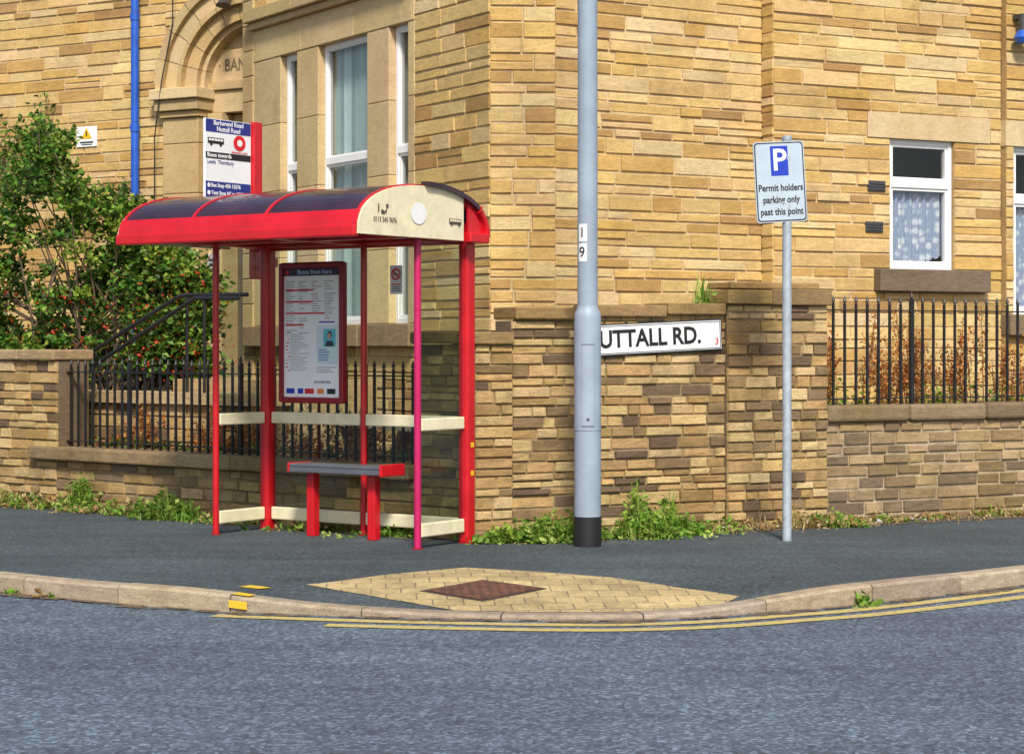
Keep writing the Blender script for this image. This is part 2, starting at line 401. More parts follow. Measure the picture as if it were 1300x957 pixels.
# ================================================================ BOUNDARY WALLS
CN=(-.305,16.6)
dR=Vector((.8835,.4684)).normalized(); dLw=Vector((math.cos(math.radians(40)),-math.sin(math.radians(40))))
MR=frame2(CN,dR)
def sR(px): return hit(px,CN,dR)
GP=-.03
wall=empty('stone_boundary_wall',(CN[0],CN[1],0))
mb=MB(); s1=sR(650); s2=sR(920); s3=sR(1046)
kw=dict(pal=WPAL,mort=WM,joint=.011,j=.12)
stones(mb,MR,0,s1,GP,1.62,ch=(.06,.115),ln=(.14,.42),rough=.024,**kw)
stones(mb,MR,s1,s2,GP,1.82,ch=(.055,.115),ln=(.13,.52),rough=.026,**kw)
Mp=MR@Matrix.Translation((0,-.05,0))
stones(mb,Mp,s2,s3,GP,1.97,ch=(.06,.12),ln=(.14,.40),rough=.026,**kw)
mb.box(MR,.02,s2+.02,.02,.30,GP,1.6,col=(.2,.15,.1)); mb.box(MR,s1,s2,.02,.30,1.6,1.815,col=(.2,.15,.1)); mb.box(MR,s2,s3,-.03,.36,GP,1.965,col=(.2,.15,.1))
mb.obj('corner_wall_stones',STONEW,wall)
mb=MB()
mb.box(MR,-.05,s1,-.05,.34,1.62,1.72,jit(WPAL[1]))
x=s1+.005
while x<s2-.05:
    w=min(U(.5,.8),s2-.01-x)
    if s2-(x+w)<.2: w=s2-.01-x
    z=1.83+.07*(x-s1)/(s2-s1)
    mb.box(MR,x,x+w-.01,-.05-U(0,.02),.35,z,z+.10,jit(WPAL[1],.2)); x+=w
mb.box(Mp,s2-.03,(s2+s3)/2-.1,-.06,.42,1.975,2.10,jit(WPAL[1])); mb.box(Mp,(s2+s3)/2-.09,s3+.02,-.05,.42,1.97,2.11,jit(WPAL[3]))
mb.box(Mp,s2+.02,s3-.10,-.02,.36,2.11,2.17,jit(WPAL[5]))
mb.obj('coping',STONEW,wall,bevel=.012)
mb=MB(); 
n_=14
for k in range(n_):
    a=s1+(s2-s1)*k/n_; b=s1+(s2-s1)*(k+1)/n_
    mb.box(MR,a+.004,b-.004,.0,.3,1.822,1.832+.07*k/n_,jit(WPAL[2]))
mb.obj('levelling_course',STONEW,wall)
mb=MB(); s4=s3+5.5
stones(mb,MR,s3,s4,GP,.91,ch=(.085,.125),ln=(.2,.5),pal=DPAL,mort=(.44,.36,.24),joint=.016,rough=.02)
mb.box(MR,s3,s4,.02,.3,GP,.905,col=(.2,.15,.1)); mb.obj('low_wall_stones',STONEW,wall)
mb=MB(); x=s3+.005
while x<s4:
    w=U(.7,1.1); mb.box(MR,x,x+w-.012,-.06,.36,.915,1.07-U(0,.01),jit((.24,.18,.11),.2)); x+=w
mb.obj('low_wall_coping',STONEW,wall,bevel=.03)
LLEN=14
pL0=(CN[0]-dLw.x*LLEN,CN[1]-dLw.y*LLEN); ML=frame2(pL0,dLw)
def sL(px): return hit(px,pL0,dLw)
a0=sL(72); a1=sL(528)
mb=MB()
stones(mb,ML,0,a0,GP,1.46,ch=(.06,.12),ln=(.15,.45),rough=.024,**kw)
stones(mb,ML,a0,a1,GP,.47,ch=(.08,.12),ln=(.18,.5),pal=DPAL+WPAL[:3],mort=WM,rough=.02,j=.1)
stones(mb,ML,a1,LLEN,GP,1.62,ch=(.06,.11),ln=(.15,.40),rough=.024,**kw)
mb.box(ML,0,a0,.02,.4,GP,1.455,col=(.2,.15,.1)); mb.box(ML,a0,a1,.02,.3,GP,.465,col=(.2,.15,.1)); mb.box(ML,a1,LLEN-.02,.02,.4,GP,1.61,col=(.2,.15,.1))
mb.obj('front_wall_stones',STONEW,wall)
mb=MB(); x=0
while x<a0-.01:
    w=min(U(.5,.8),a0+.03-x)
    if a0-x-w<.15: w=a0+.03-x
    mb.box(ML,x,x+w-.01,-.06,.45,1.465,1.57,jit((.38,.28,.15),.15)); x+=w
x=a0-.35
while x<a1-.01:
    w=min(U(.8,1.2),a1-x); mb.box(ML,x,x+w-.01,-.10,.38,.475,.60,jit((.30,.22,.12),.18)); x+=w
mb.box(ML,a1-.03,LLEN+.03,-.05,.45,1.625,1.72,jit(WPAL[1]))
mb.obj('front_wall_coping',STONEW,wall,bevel=.02)
mb=MB()
q=lambda M,x,y,z:M@Vector((x,y,z))
mb.face([q(ML,a0-6,.35,.42),q(ML,LLEN,.35,.42),q(ML,LLEN+.2,8,.42),q(ML,a0-6,9,.42)])
mb.face([q(MR,.3,.3,.82),q(MR,s4,.3,.82),q(MR,s4,6,.82),q(MR,.3,4,.82)])
mb.obj('garden_soil',SOIL)
def railing(name,M,x0,x1,zb,zt,sp,off=.14):
    e=empty(name,tuple(M@Vector((x0,off,zb))))
    mb=MB(); n=int((x1-x0)/sp)
    for i in range(n+1):
        x=x0+(x1-x0)*i/n; big=(i%14==8); r=.010 if not big else .018; zt2=zt+U(-.006,.006)+(.04 if big else 0)
        mb.box(M,x-r,x+r,off-r,off+r,zb,zt2-.06)
        c=M@Vector((x,off,zt2-.06)); b=len(mb.v)
        for k in range(6):
            an=k*math.pi/3; mb.v.append((c.x+.019*math.cos(an),c.y+.019*math.sin(an),c.z+.018))
        mb.v.append((c.x,c.y,c.z+.075)); mb.v.append((c.x,c.y,c.z-.004))
        for k in range(6):
            mb.f.append((b+k,b+(k+1)%6,b+6)); mb.f.append((b+(k+1)%6,b+k,b+7)); mb.c+=[(1,1,1)]*2; mb.m+=[0,0]
    mb.obj('bars',BLACK,e)
    mb=MB(); 
    for z in (zb+.055,zt-.13): mb.box(M,x0-.05,x1+.05,off-.022,off+.022,z,z+.012)
    mb.obj('rails',BLACK,e); return e
railing('iron_railing',ML,a0+.05,a1-.05,.595,1.47,.112)
railing('iron_railing',MR,s3+.08,s4-.1,1.06,2.06,.128)

# ================================================================ BUILDING
bld=empty('sandstone_building',(0,22,0))
ZT=7.0
dW=Vector((math.cos(math.radians(30)),-math.sin(math.radians(30)))); pW=(-3.21-6.5*dW.x,24.6-6.5*dW.y); MW=frame2(pW,dW)
def sW(px): return hit(px,pW,dW)
AC=6.5; SP=4.80
mb=MB()
stones(mb,MW,0,AC-1.30,0,ZT,ch=(.09,.18))
stones(mb,MW,AC-1.30,8.2,SP,ZT,ops=[(AC-.93,AC+.93,SP,SP+.9)],ch=(.09,.18))
dB=Vector((math.cos(math.radians(57)),-math.sin(math.radians(57)))); C0=Vector((-.2133,19.5)); LB=5.41
pB=C0-dB*LB; MBm=frame2(pB,dB)
def sB(px): return hit(px,pB,dB)
b0=sB(322); b1=sB(527)
stones(mb,MBm,0,LB,0,ZT,ops=[(b0,b1,1.6,5.55)],ch=(.09,.18),ln=(.3,.8))
P1=Vector((.421,19.55)); P2=Vector((2.576,20.8)); d12=(P2-P1).normalized(); n12=Vector((d12.y,-d12.x))
P3=P2+n12*.195; d3=Vector((.891,.454)).normalized(); n3=Vector((d3.y,-d3.x))
L3=hit(1271,P3,d3); P4=P3+d3*L3; P5=P4+n3*.08; L5=4.5; P6=P5+d3*L5
M01=frame2(C0,P1-C0); M12=frame2(P1,d12); M23=frame2(P2,P3-P2); M34=frame2(P3,d3); M56=frame2(P5,d3)
stones(mb,M01,0,(P1-C0).length,0,ZT,ln=(.2,.45))
stones(mb,M12,0,(P2-P1).length,0,ZT)
stones(mb,M23,0,(P3-P2).length,0,ZT,ln=(.19,.2))
w0,w1=hit(1130,P3,d3),hit(1212,P3,d3); WZ0,WZ1=2.42,3.80
l0,l1=hit(1101,P3,d3),hit(1256,P3,d3); g0,g1=hit(1110,P3,d3),hit(1250,P3,d3)
stones(mb,M34,0,L3,0,ZT,ops=[(w0,w1,WZ0,WZ1),(l0,l1,WZ1,4.07),(g0,g1,2.18,WZ0)])
v0=hit(1287,P5,d3); v1=v0+.8
stones(mb,M56,0,L5,0,ZT,ops=[(v0,v1,1.95,WZ1-.02),(v0-.12,v1+.15,WZ1-.02,4.06),(v0-.12,v1+.15,1.72,1.95)])
mb.face([P4.to_3d()+Vector((0,0,0)),P5.to_3d(),P5.to_3d()+Vector((0,0,ZT)),P4.to_3d()+Vector((0,0,ZT))],(.4,.28,.13))
mb.obj('stone_walls',STONE,bld)
inn=[MW@Vector((0,.6,0)),MW@Vector((6.9,.6,0)),MBm@Vector((.6,.7,0)),MBm@Vector((LB-.1,.7,0)),M12@Vector((0,.7,0)),M34@Vector((L3,.7,0)),M56@Vector((L5,.7,0)),Vector((7,36,0)),Vector((-6,40,0))]
mb=MB(); n=len(inn)
for i in range(n):
    a,b=inn[i],inn[(i+1)%n]
    mb.face([a,b,b+Vector((0,0,ZT)),a+Vector((0,0,ZT))])
mb.face([v+Vector((0,0,ZT)) for v in inn]); mb.obj('building_core',DARK,bld)
top=[MW@Vector((0,-.1,0)),MW@Vector((8,-.1,0)),MBm@Vector((0,-.1,0)),MBm@Vector((LB,-.1,0)),M12@Vector((0,-.1,0)),M34@Vector((0,-.1,0)),M56@Vector((L5,-.1,0)),Vector((7,36,0)),Vector((-6,40,0))]
mb=MB()
for i in range(len(top)):
    a,b=top[i],top[(i+1)%len(top)]
    mb.face([a+Vector((0,0,ZT)),b+Vector((0,0,ZT)),b+Vector((0,0,ZT+.25)),a+Vector((0,0,ZT+.25))],(.35,.26,.14))
mb.face([v+Vector((0,0,ZT+.25)) for v in top],(.1,.1,.1)); mb.obj('parapet',SMOOTH,bld)
SC=(.47,.345,.175); SC2=(.54,.41,.225)
mb=MB()
wins=[(357,378),(405,467),(495,519)]
ws=[(sB(a),sB(b)) for a,b in wins]; ZB,ZH=1.84,4.95
edges=[b0]+[t for w in ws for t in w]+[b1]
for i in range(0,len(edges),2):
    z=ZB
    while z<ZH-.01:
        h=min(.78,ZH-z); mb.box(MBm,edges[i]+.002,edges[i+1]-.002,-.012,.35,z+.002,z+h-.002,jit(SC2,.10)); z+=h
x=b0
while x<b1-.01:
    w=min(1.25,b1-x)
    mb.box(MBm,x+.002,x+w-.002,-.02,.35,ZH+.002,5.32,jit(SC2,.07)); mb.box(MBm,x+.001,x+w-.001,-.09,.3,5.325,5.40,jit(SC,.07)); mb.box(MBm,x+.001,x+w-.001,-.15,.3,5.405,5.55,jit(SC,.07)); x+=w
z=0.0
while z<ZT-.3:
    mb.box(MBm,-.06,.22,-.03,.4,z+.004,z+.296,jit(SC,.12)); z+=.3
mb.obj('dressed_stone_trim',SMOOTH,bld,bevel=.008)
mb=MB(); mb.box(MBm,b0-.05,sB(465),-.12,.3,1.60,1.838,jit((.30,.21,.12))); mb.box(MBm,sB(467),b1+.06,-.12,.3,1.60,1.836,jit((.28,.20,.12)))
mb.box(M34,g0,g1,-.11,.2,2.182,2.418,(.17,.13,.09)); mb.box(M56,v0-.12,v1+.15,-.1,.2,1.722,1.948,(.2,.15,.09))
mb.obj('window_sills',SILL,bld,bevel=.012)
mb=MB(); mb.box(M34,l0,l1,-.012,.2,3.802,4.068,(.56,.44,.26)); mb.box(M56,v0-.12,v1+.15,-.012,.2,WZ1-.018,4.058,(.56,.44,.26))
for k in (w0,w1): mb.box(M34,k-(.02 if k==w0 else -.0),k+(.0 if k==w0 else .02),.021,.25,WZ0,WZ1,(.40,.29,.15))
mb.box(M34,w0-.02,w1+.02,.021,.25,WZ1,WZ1+.02,(.4,.3,.16))
mb.obj('window_lintels',SMOOTH,bld,bevel=.006)
def window(name,M,x0,x1,z0,z1,rec,trans,kind):
    mb=MB(); f=.05
    for a,b,c,d in ((x0+.002,x0+f,z0+.002,z1-.002),(x1-f,x1-.002,z0+.002,z1-.002),(x0+f,x1-f,z0+.002,z0+f+.01),(x0+f,x1-f,z1-f,z1-.002)):
        mb.box(M,a,b,rec,rec+.08,c,d)
    for t in trans: mb.box(M,x0+f,x1-f,rec-.005,rec+.08,t-.04,t+.04)
    zz=[z0+f+.01]+list(trans)+[z1-f]
    for i in range(len(zz)-1):
        lo=zz[i]+(.04 if i else 0); hi=zz[i+1]-(.04 if i<len(trans) else 0)
        s_=.032 if kind!='blind' or i==0 else .018
        for a,b,c,d in ((x0+f,x0+f+s_,lo,hi),(x1-f-s_,x1-f,lo,hi),(x0+f+s_,x1-f-s_,lo,lo+s_),(x0+f+s_,x1-f-s_,hi-s_,hi)):
            mb.box(M,a,b,rec+.012,rec+.07,c,d)
    mb.obj(name+'_frame',WHITE,bld,bevel=.004)
    mb=MB(); y=rec+.04
    mb.face([M@Vector(p) for p in ((x0+f,y,z0+f),(x1-f,y,z0+f),(x1-f,y,z1-f),(x0+f,y,z1-f))]); mb.obj(name+'_glass',WGLASS,bld)
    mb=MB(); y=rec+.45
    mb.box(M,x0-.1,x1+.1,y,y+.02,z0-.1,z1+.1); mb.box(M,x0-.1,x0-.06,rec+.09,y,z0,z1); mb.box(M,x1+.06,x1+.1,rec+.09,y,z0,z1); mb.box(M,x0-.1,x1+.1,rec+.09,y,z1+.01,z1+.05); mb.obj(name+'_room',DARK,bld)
    if kind=='blind':
        mb=MB(); x=x0-.02
        while x<x1+.0:
            a=U(.1,.9); t_=U(.55,1.2)
            y=rec+.12; w=.092; zb_=z0+.05+U(0,.03)
            mb.face([M@Vector(p) for p in ((x,y,zb_),(x+w*math.cos(a),y+w*math.sin(a)*.6,zb_),(x+w*math.cos(a),y+w*math.sin(a)*.6,z1-.03),(x,y,z1-.03))],(.56*t_,.66*t_,.64*t_)); x+=.086
        mb.obj(name+'_vertical_blind',BLIND,bld)
    if kind=='lace':
        mb=MB(); n=60; z_=trans[0]-.02
        for i in range(n):
            xa=x0+.03+(x1-x0-.06)*i/n; xb=x0+.03+(x1-x0-.06)*(i+1)/n
            ya=rec+.10+.018*math.sin(i*.9); yb=rec+.10+.018*math.sin((i+1)*.9)
            dip=lambda i:.03*abs(math.sin(i*.42))+(0.10*max(0,(i/n-.55))*2.2)
            mb.face([M@Vector(p) for p in ((xa,ya,z0+.05+dip(i)),(xb,yb,z0+.05+dip(i+1)),(xb,yb,z_),(xa,ya,z_))])
        mb.obj(name+'_net_curtain',LACE,bld,smooth=True)
window('bay_window_a',MBm,*ws[0],ZB,ZH,.07,[3.66],'blind')
window('bay_window_b',MBm,*ws[1],ZB,ZH,.07,[3.66],'blind')
window('bay_window_c',MBm,*ws[2],ZB,ZH,.07,[3.66],'blind')
window('side_window_a',M34,w0,w1,WZ0,WZ1,.05,[3.33],'lace')
window('side_window_b',M56,v0,v1,1.95,WZ1-.02,.05,[3.2],'lace')
mb=MB()
def ring(M,r0,r1,y0,y1,n,col,gap=.0):
    for i in range(n):
        t0=math.pi*i/n+gap; t1=math.pi*(i+1)/n-gap; c=jit(col,.12); sub=3
        for k in range(sub):
            a=t0+(t1-t0)*k/sub; b=t0+(t1-t0)*(k+1)/sub
            P=lambda r,t,y:M@Vector((AC-r*math.cos(t),y,SP+r*math.sin(t)))
            mb.face([P(r0,a,y0),P(r0,b,y0),P(r1,b,y0),P(r1,a,y0)],c)
            mb.face([P(r0,a,y1),P(r0,b,y1),P(r0,b,y0),P(r0,a,y0)],c)
            mb.face([P(r1,a,y0),P(r1,b,y0),P(r1,b,y1),P(r1,a,y1)],c)
ring(MW,1.24,1.36,-.14,.1,11,SC,.003); ring(MW,1.04,1.24,-.07,.1,11,SC2,.004); ring(MW,.98,1.04,-.11,.1,11,SC,.003); ring(MW,.80,.98,-.02,.35,11,SC,.004); ring(MW,.74,.80,.06,.35,11,SC2,.003)
seg=24
for k in range(seg):
    a=math.pi*k/seg;b=math.pi*(k+1)/seg
    mb.face([MW@Vector((AC,.25,SP)),MW@Vector((AC-.8*math.cos(a),.25,SP+.8*math.sin(a))),MW@Vector((AC-.8*math.cos(b),.25,SP+.8*math.sin(b)))],SC2)
mb.obj('entrance_arch',SMOOTH,bld)
mb=MB()
mb.box(MW,AC-.78,AC+.78,.20,.34,SP+.08,SP+.48,jit(SC2,.05))
mb.box(MW,AC-.80,AC+.80,.14,.34,SP-.02,SP+.075,jit(SC,.05)); mb.box(MW,AC-.80,AC+.80,.18,.34,SP-.3,SP-.025,jit(SC2,.05))
for sgn in (-1,1):
    xa,xb=(AC-1.30,AC-.74) if sgn<0 else (AC+.74,AC+1.3)
    z=.4
    while z<SP-.4:
        h=min(.62,SP-.36-z); mb.box(MW,xa,xb,-.06,.4,z+.003,z+h-.003,jit(SC,.1)); z+=h
    mb.box(MW,xa-.03,xb+.02,-.10,.4,SP-.355,SP-.28,jit(SC)); mb.box(MW,xa-.07,xb+.05,-.15,.4,SP-.275,SP-.14,jit(SC)); mb.box(MW,xa-.11,xb+.08,-.20,.4,SP-.135,SP-.002,jit(SC2))
for xa,xb in ((AC-.72,AC-.50),): mb.box(MW,xa,xb,.10,.5,.4,SP-.31,jit(SC,.1))
mb.box(MW,AC-.5,AC+.74,.34,.5,3.6,SP-.31,jit(SC,.1))
mb.obj('entrance_surround',SMOOTH,bld,bevel=.01)
mb=MB(); mb.box(MW,AC-.5,AC+.74,.42,.47,1.2,3.6)
mb.box(MW,AC-.4,AC-.0,.40,.42,1.5,2.4); mb.box(MW,AC-.4,AC-.0,.40,.42,2.55,3.4); mb.obj('entrance_door',plain('door_paint',(.10,.09,.07),.5),bld,bevel=.01)
def text(body,size,M,x,y,mat,parent,align='CENTER',z=.004,bold=0,sx=1,name=None,spacing=1):
    cu=bpy.data.curves.new(name or 'lettering','FONT'); cu.body=body; cu.size=size; cu.align_x=align; cu.align_y='CENTER'; cu.extrude=.0008; cu.offset=bold; cu.space_character=spacing
    cu.materials.append(mat); cu.resolution_u=3
    o=bpy.data.objects.new(name or 'lettering',cu); sc.collection.objects.link(o)
    o.matrix_world=M@Matrix.Translation((x,y,z))@Matrix.Diagonal((sx,1,1,1))
    if parent is not None:
        o.parent=parent; o.matrix_parent_inverse=Matrix.Translation(-Vector(parent.location))
    return o
CARV=plain('carved_shadow_stone',(.16,.11,.06),.9)
Mt=signframe(MW@Vector((AC,.197,SP+.28)),dW)
text('· BANK HOUSE ·',.21,Mt,0,0,CARV,bld,sx=.82,bold=.002)
mb=MB(); s=sW(178); 
mb.tube([MW@Vector((s,-.10,.4)),MW@Vector((s,-.10,ZT))],.052,14)
for z in (1.5,2.9,4.3,5.7): mb.tube([MW@Vector((s,-.10,z)),MW@Vector((s,-.10,z+.09))],.062,14)
mb.obj('drainpipe',PIPE,bld,smooth=True)
mb=MB(); s=sW(236); mb.tube([MW@Vector((s,-.25,6.4)),MW@Vector((s-.08,-.16,5.6)),MW@Vector((s-.22,-.2,4.9)),MW@Vector((s-.35,-.18,4.2)),MW@Vector((s-.42,-.1,3.2)),MW@Vector((s-.42,-.08,2.0))],.008,6); mb.obj('cable',BLACK,bld)
mb=MB(); mb.box(MW,AC-.70,AC-.52,.06,.098,2.35,2.75); mb.obj('intercom',GPRINT,bld,bevel=.01)
mb=MB()
for k in range(5): mb.box(MW,AC-.66,AC-.56,.05,.06,2.42+k*.06,2.45+k*.06)
mb.obj('intercom_buttons',DGREY,bld)
mb=MB()
for px,py in ((1112,240),(1109,291)):
    s=hit(px,P3,d3); z=zat(py,21.6)
    mb.box(M34,s-.11,s+.11,-.02,.02,z-.055,z+.055)
    for k in range(3): mb.box(M34,s-.10,s+.10,-.028,-.021,z-.04+k*.03,z-.03+k*.03)
mb.obj('air_bricks',DGREY,bld)
mb=MB(); s=.08; mb.lathe(M56@Vector((s+.04,-.14,4.88)),[(.0,0),(.08,.005),(.11,.06),(.06,.14),(.0,.145)],16); mb.obj('blue_lamp',PIPE,bld,smooth=True)
mb=MB(); mb.tube([M56@Vector((s+.04,-.14,5.0)),M56@Vector((s+.04,-.14,5.2))],.05,12); mb.box(M56,s+.0,s+.08,-.12,.01,5.15,5.2); mb.obj('lamp_housing',DGREY,bld,smooth=True)
mb=MB(); s=AC-.15; mb.tube([MW@Vector((s,-.16,6.05)),MW@Vector((s,-.3,5.9)),MW@Vector((s+.02,-.34,5.72))],.05,12,r2=.09); mb.obj('arch_lamp',DGREY,bld,smooth=True)
ws_=empty('warning_sign',tuple(MW@Vector((sW(112),-.02,4.3)))); Ms=signframe(MW@Vector((sW(112),-.03,zat(178,26.3))),dW)
mb=MB(); mb.box(Ms,-.17,.17,-.13,.13,-.012,0); mb.obj('plate',SWHITE,ws_)
mb=MB(); mb.face([Ms@Vector(p) for p in ((-.09,-.03,.003),(.09,-.03,.003),(0,.115,.003))]); mb.obj('yellow_triangle',YEL,ws_)
mb=MB(); mb.face([Ms@Vector(p) for p in ((-.008,.0,.006),(.008,.0,.006),(.012,.065,.006),(-.012,.065,.006))]); mb.box(Ms,-.11,.11,-.085,-.065,0,.003); mb.box(Ms,-.09,.09,-.11,-.098,0,.003); mb.obj('marks',BLACK,ws_)

# ---- steps and plinth with handrails
st=empty('entrance_steps',(-4,21,0))
dS=Vector((math.cos(math.radians(38)),-math.sin(math.radians(38))))
p0=Vector(((72-650)/F*21.4,21.4)); MS=frame2(p0,dS)
def sS(px): return hit(px,p0,dS)
SE=sS(335)
mb=MB()
stones(mb,MS,0,SE,.40,1.02,ch=(.1,.13),ln=(.25,.6),pal=WPAL,mort=WM)
mb.box(MS,0,SE,.03,.3,.4,1.015,(.3,.22,.12)); mb.box(MS,-.05,SE+.05,-.07,.33,1.025,1.14,jit((.46,.35,.20)))
mb.obj('plinth_wall',STONEW,st)
mb=MB()
for k in range(5): mb.box(MS,.3+k*.28,SE+.3,.34+.003*k,1.3,.42+k*.17,.42+(k+1)*.17-.002,jit(SC,.1))
mb.obj('steps',STONEW,st)
mb=MB()
a_,b_,c_=sS(84),sS(216),sS(303)
for yy,sh,dz in ((.10,0,0),(-.02,.42,-.04)):
    pts=[(a_+sh-.04,yy,1.36+dz),(a_+sh+.05,yy,1.44+dz),(b_+sh*.9,yy,2.10+dz*.5),(b_+sh*.9+.14,yy,2.12+dz),(c_+.02,yy,2.11+dz)]
    mb.tube([MS@Vector(p) for p in pts],.022,10)
    for p in (pts[1],pts[3]): mb.tube([MS@Vector((p[0],p[1],1.1)),MS@Vector(p)],.016,8)
mb.obj('handrails',BLACK,st,smooth=True)

# ================================================================ SHELTER
ua=math.radians(-35); FL=Vector((-2.524,17.186,0))
MSH=Matrix.Translation(FL)@Matrix.Rotation(ua,4,'Z'); sh=empty('bus_shelter',tuple(FL))
XL=2.17; YD=.66
W=lambda x,y,z:MSH@Vector((x,y,z))
mb=MB(); mb.tube([W(0,0,0),W(0,0,2.5)],.028,16); mb.obj('front_post_far',RED,sh,smooth=True)
mb=MB(); mb.tube([W(XL,0,0),W(XL,0,2.5)],.029,16); mb.obj('front_post_near',MAG,sh,smooth=True)
mb=MB(); mb.tube([W(XL/2,YD,0),W(XL/2,YD,2.6)],.028,16); mb.obj('rear_middle_post',RED,sh,smooth=True)
mb=MB(); 
for x in (0,XL): mb.box(MSH,x-.05,x+.05,YD-.055,YD+.055,0,2.62)
mb.obj('rear_posts',RED,sh,bevel=.018)
mb=MB()
for x,y,r in ((0,0,.045),(XL,0,.045),(XL/2,YD,.05),(0,YD,.08),(XL,YD,.08)):
    mb.lathe(W(x,y,0),[(r,0),(r,.008),(r*.7,.012)],20)
mb.obj('base_plates',DRED,sh)
X0,X1=-.26,XL+.10; prof=[]
NP=28
for i in range(NP+1):
    t=math.pi*(1-i/NP); y=-.06+.815*math.copysign(abs(math.cos(t))**.96,math.cos(t)); z=2.49+.375*max(0,math.sin(t))**.88; prof.append((y,z))
def skin(mb,x0,x1,i0,i1,off,col=(1,1,1),mi=0,th=.02):
    P=[]
    for i in range(i0,i1+1):
        a=prof[max(i-1,0)];b=prof[min(i+1,NP)]; ty,tz=b[0]-a[0],b[1]-a[1]; l=math.hypot(ty,tz); ny,nz=-tz/l,ty/l
        P.append(((prof[i][0]+ny*off,prof[i][1]+nz*off),(prof[i][0]+ny*(off-th),prof[i][1]+nz*(off-th))))
    for p,q in zip(P,P[1:]):
        mb.face([W(x0,*p[0]),W(x1,*p[0]),W(x1,*q[0]),W(x0,*q[0])],col,mi)
        mb.face([W(x0,*p[1]),W(x0,*q[1]),W(x1,*q[1]),W(x1,*p[1])],col,mi)
        mb.face([W(x0,*p[0]),W(x0,*q[0]),W(x0,*q[1]),W(x0,*p[1])],col,mi)
        mb.face([W(x1,*p[0]),W(x1,*p[1]),W(x1,*q[1]),W(x1,*q[0])],col,mi)
    for p in (P[0],P[-1]): mb.face([W(x0,*p[0]),W(x1,*p[0]),W(x1,*p[1]),W(x0,*p[1])],col,mi)
mb=MB(); skin(mb,X0+.02,X1-.02,2,NP-2,.0,th=.012); mb.obj('roof_tinted_panels',ROOFP,sh,smooth=True)
mb=MB()
ribs=[X0+.02,X0+.80,X0+1.58,X1-.02]
for r in ribs: skin(mb,r-.015,r+.015,0,NP,.008,th=.05)
skin(mb,X0,X1,0,3,.012,th=.04)
skin(mb,X0,X1,NP-3,NP,.010,th=.04)
mb.obj('roof_ribs',RED,sh,smooth=True)
mb=MB(); skin(mb,X0,X1,13,14,.006,th=.03); mb.obj('roof_purlin',DRED,sh,smooth=True)
mb=MB(); fy=prof[0][0]
mb.box(MSH,X0-.01,X1,fy-.035,fy+.03,2.43,2.52)
mb.box(MSH,X0,X1,prof[-1][0]-.05,prof[-1][0]+.03,2.44,2.54)
for x in (0,XL/2,XL):
    mb.box(MSH,x-.025,x+.025,fy+.03,prof[-1][0]-.05,2.455,2.50)
mb.box(MSH,X0,X1,-.03,.03,2.46,2.51); mb.box(MSH,X0,X1,YD-.03,YD+.03,2.46,2.51)
mb.obj('roof_frame',RED,sh,bevel=.015)
def gable(name,x,th,mat,ya,yb,inset=.03):
    mb=MB(); pts=[(p[0],p[1]-inset) for p in prof if ya<=p[0]<=yb and p[1]-inset>2.452]
    pts=[(max(ya,pts[0][0]),2.452)]+pts+[(min(yb,pts[-1][0]),2.452)]
    A=[W(x,*p) for p in pts];B=[W(x+th,*p) for p in pts]
    mb.face(A[::-1]);mb.face(B)
    for i in range(len(A)): mb.face([A[i],A[(i+1)%len(A)],B[(i+1)%len(A)],B[i]])
    return mb.obj(name,mat,sh)
gable('gable_panel_near',X1-.005,.02,CREAM,prof[0][0],.50,.004)
gable('gable_panel_near_end',X1-.005,.018,RED,.505,prof[-1][0],.004)
gable('gable_panel_far',X0-.02,.02,CREAM,prof[0][0],.50,.01)
mb=MB(); skin(mb,X1-.02,X1+.05,14,NP-4,.03,th=.035); mb.obj('gable_rim',ROOFP,sh,smooth=True)
mb=MB(); skin(mb,X1-.02,X1+.052,NP-5,NP,.032,th=.045); mb.box(MSH,X1-.03,X1+.06,.50,.76,2.44,2.52); mb.obj('gable_bracket',RED,sh,bevel=.012)
v_=Vector((math.sin(-ua),math.cos(-ua))); 
Mg=signframe(W(X1+.017,0,2.45),v_)
text('i',.09,Mg,-.64,.205,FADED,sh,bold=.002); 
mb=MB(); mb.tube([Mg@Vector((-.59,.175,.003)),Mg@Vector((-.55,.183,.003)),Mg@Vector((-.53,.23,.003))],.008,6); mb.box(Mg,-.605,-.58,.165,.195,0,.005); mb.box(Mg,-.545,-.52,.215,.24,0,.005); mb.obj('telephone_symbol',FADED,sh)
text('0113 245 7676',.052,Mg,-.56,.12,FADED,sh,sx=.9)
mb=MB(); 
n=24; mb.face([Mg@Vector((-.14+.10*math.cos(k*2*math.pi/n),.19+.085*math.sin(k*2*math.pi/n),.004)) for k in range(n)]); mb.obj('round_mark',WHITE,sh)
mb=MB(); 
mb.box(Mg,.26,.42,.13,.172,0,.004)
for xx in (.29,.39): mb.face([Mg@Vector((xx+.014*math.cos(k*.5236),.128+.014*math.sin(k*.5236),.005)) for k in range(12)])
mb.obj('bus_symbol',FADED,sh)
mb=MB()
for k in range(5): mb.box(Mg,.268+k*.03,.290+k*.03,.148,.166,.004,.006)
mb.obj('bus_symbol_windows',CREAM,sh)
mb=MB()
for z0_,z1_ in ((.93,1.03),(.09,.20)):
    for a,b in ((.055,XL/2-.032),(XL/2+.032,XL-.055)): mb.box(MSH,a,b,YD-.022,YD+.022,z0_,z1_)
    for x in (0,XL): mb.box(MSH,x-.021,x+.021,.032,YD-.058,z0_,z1_)
mb.obj('cream_rails',CREAM,sh,bevel=.01)
mb=MB()
for a,b in ((.06,XL/2-.035),(XL/2+.035,XL-.06)):
    for z0_,z1_ in ((.2,.93),(1.03,2.44)): mb.face([W(a,YD,z0_),W(b,YD,z0_),W(b,YD,z1_),W(a,YD,z1_)])
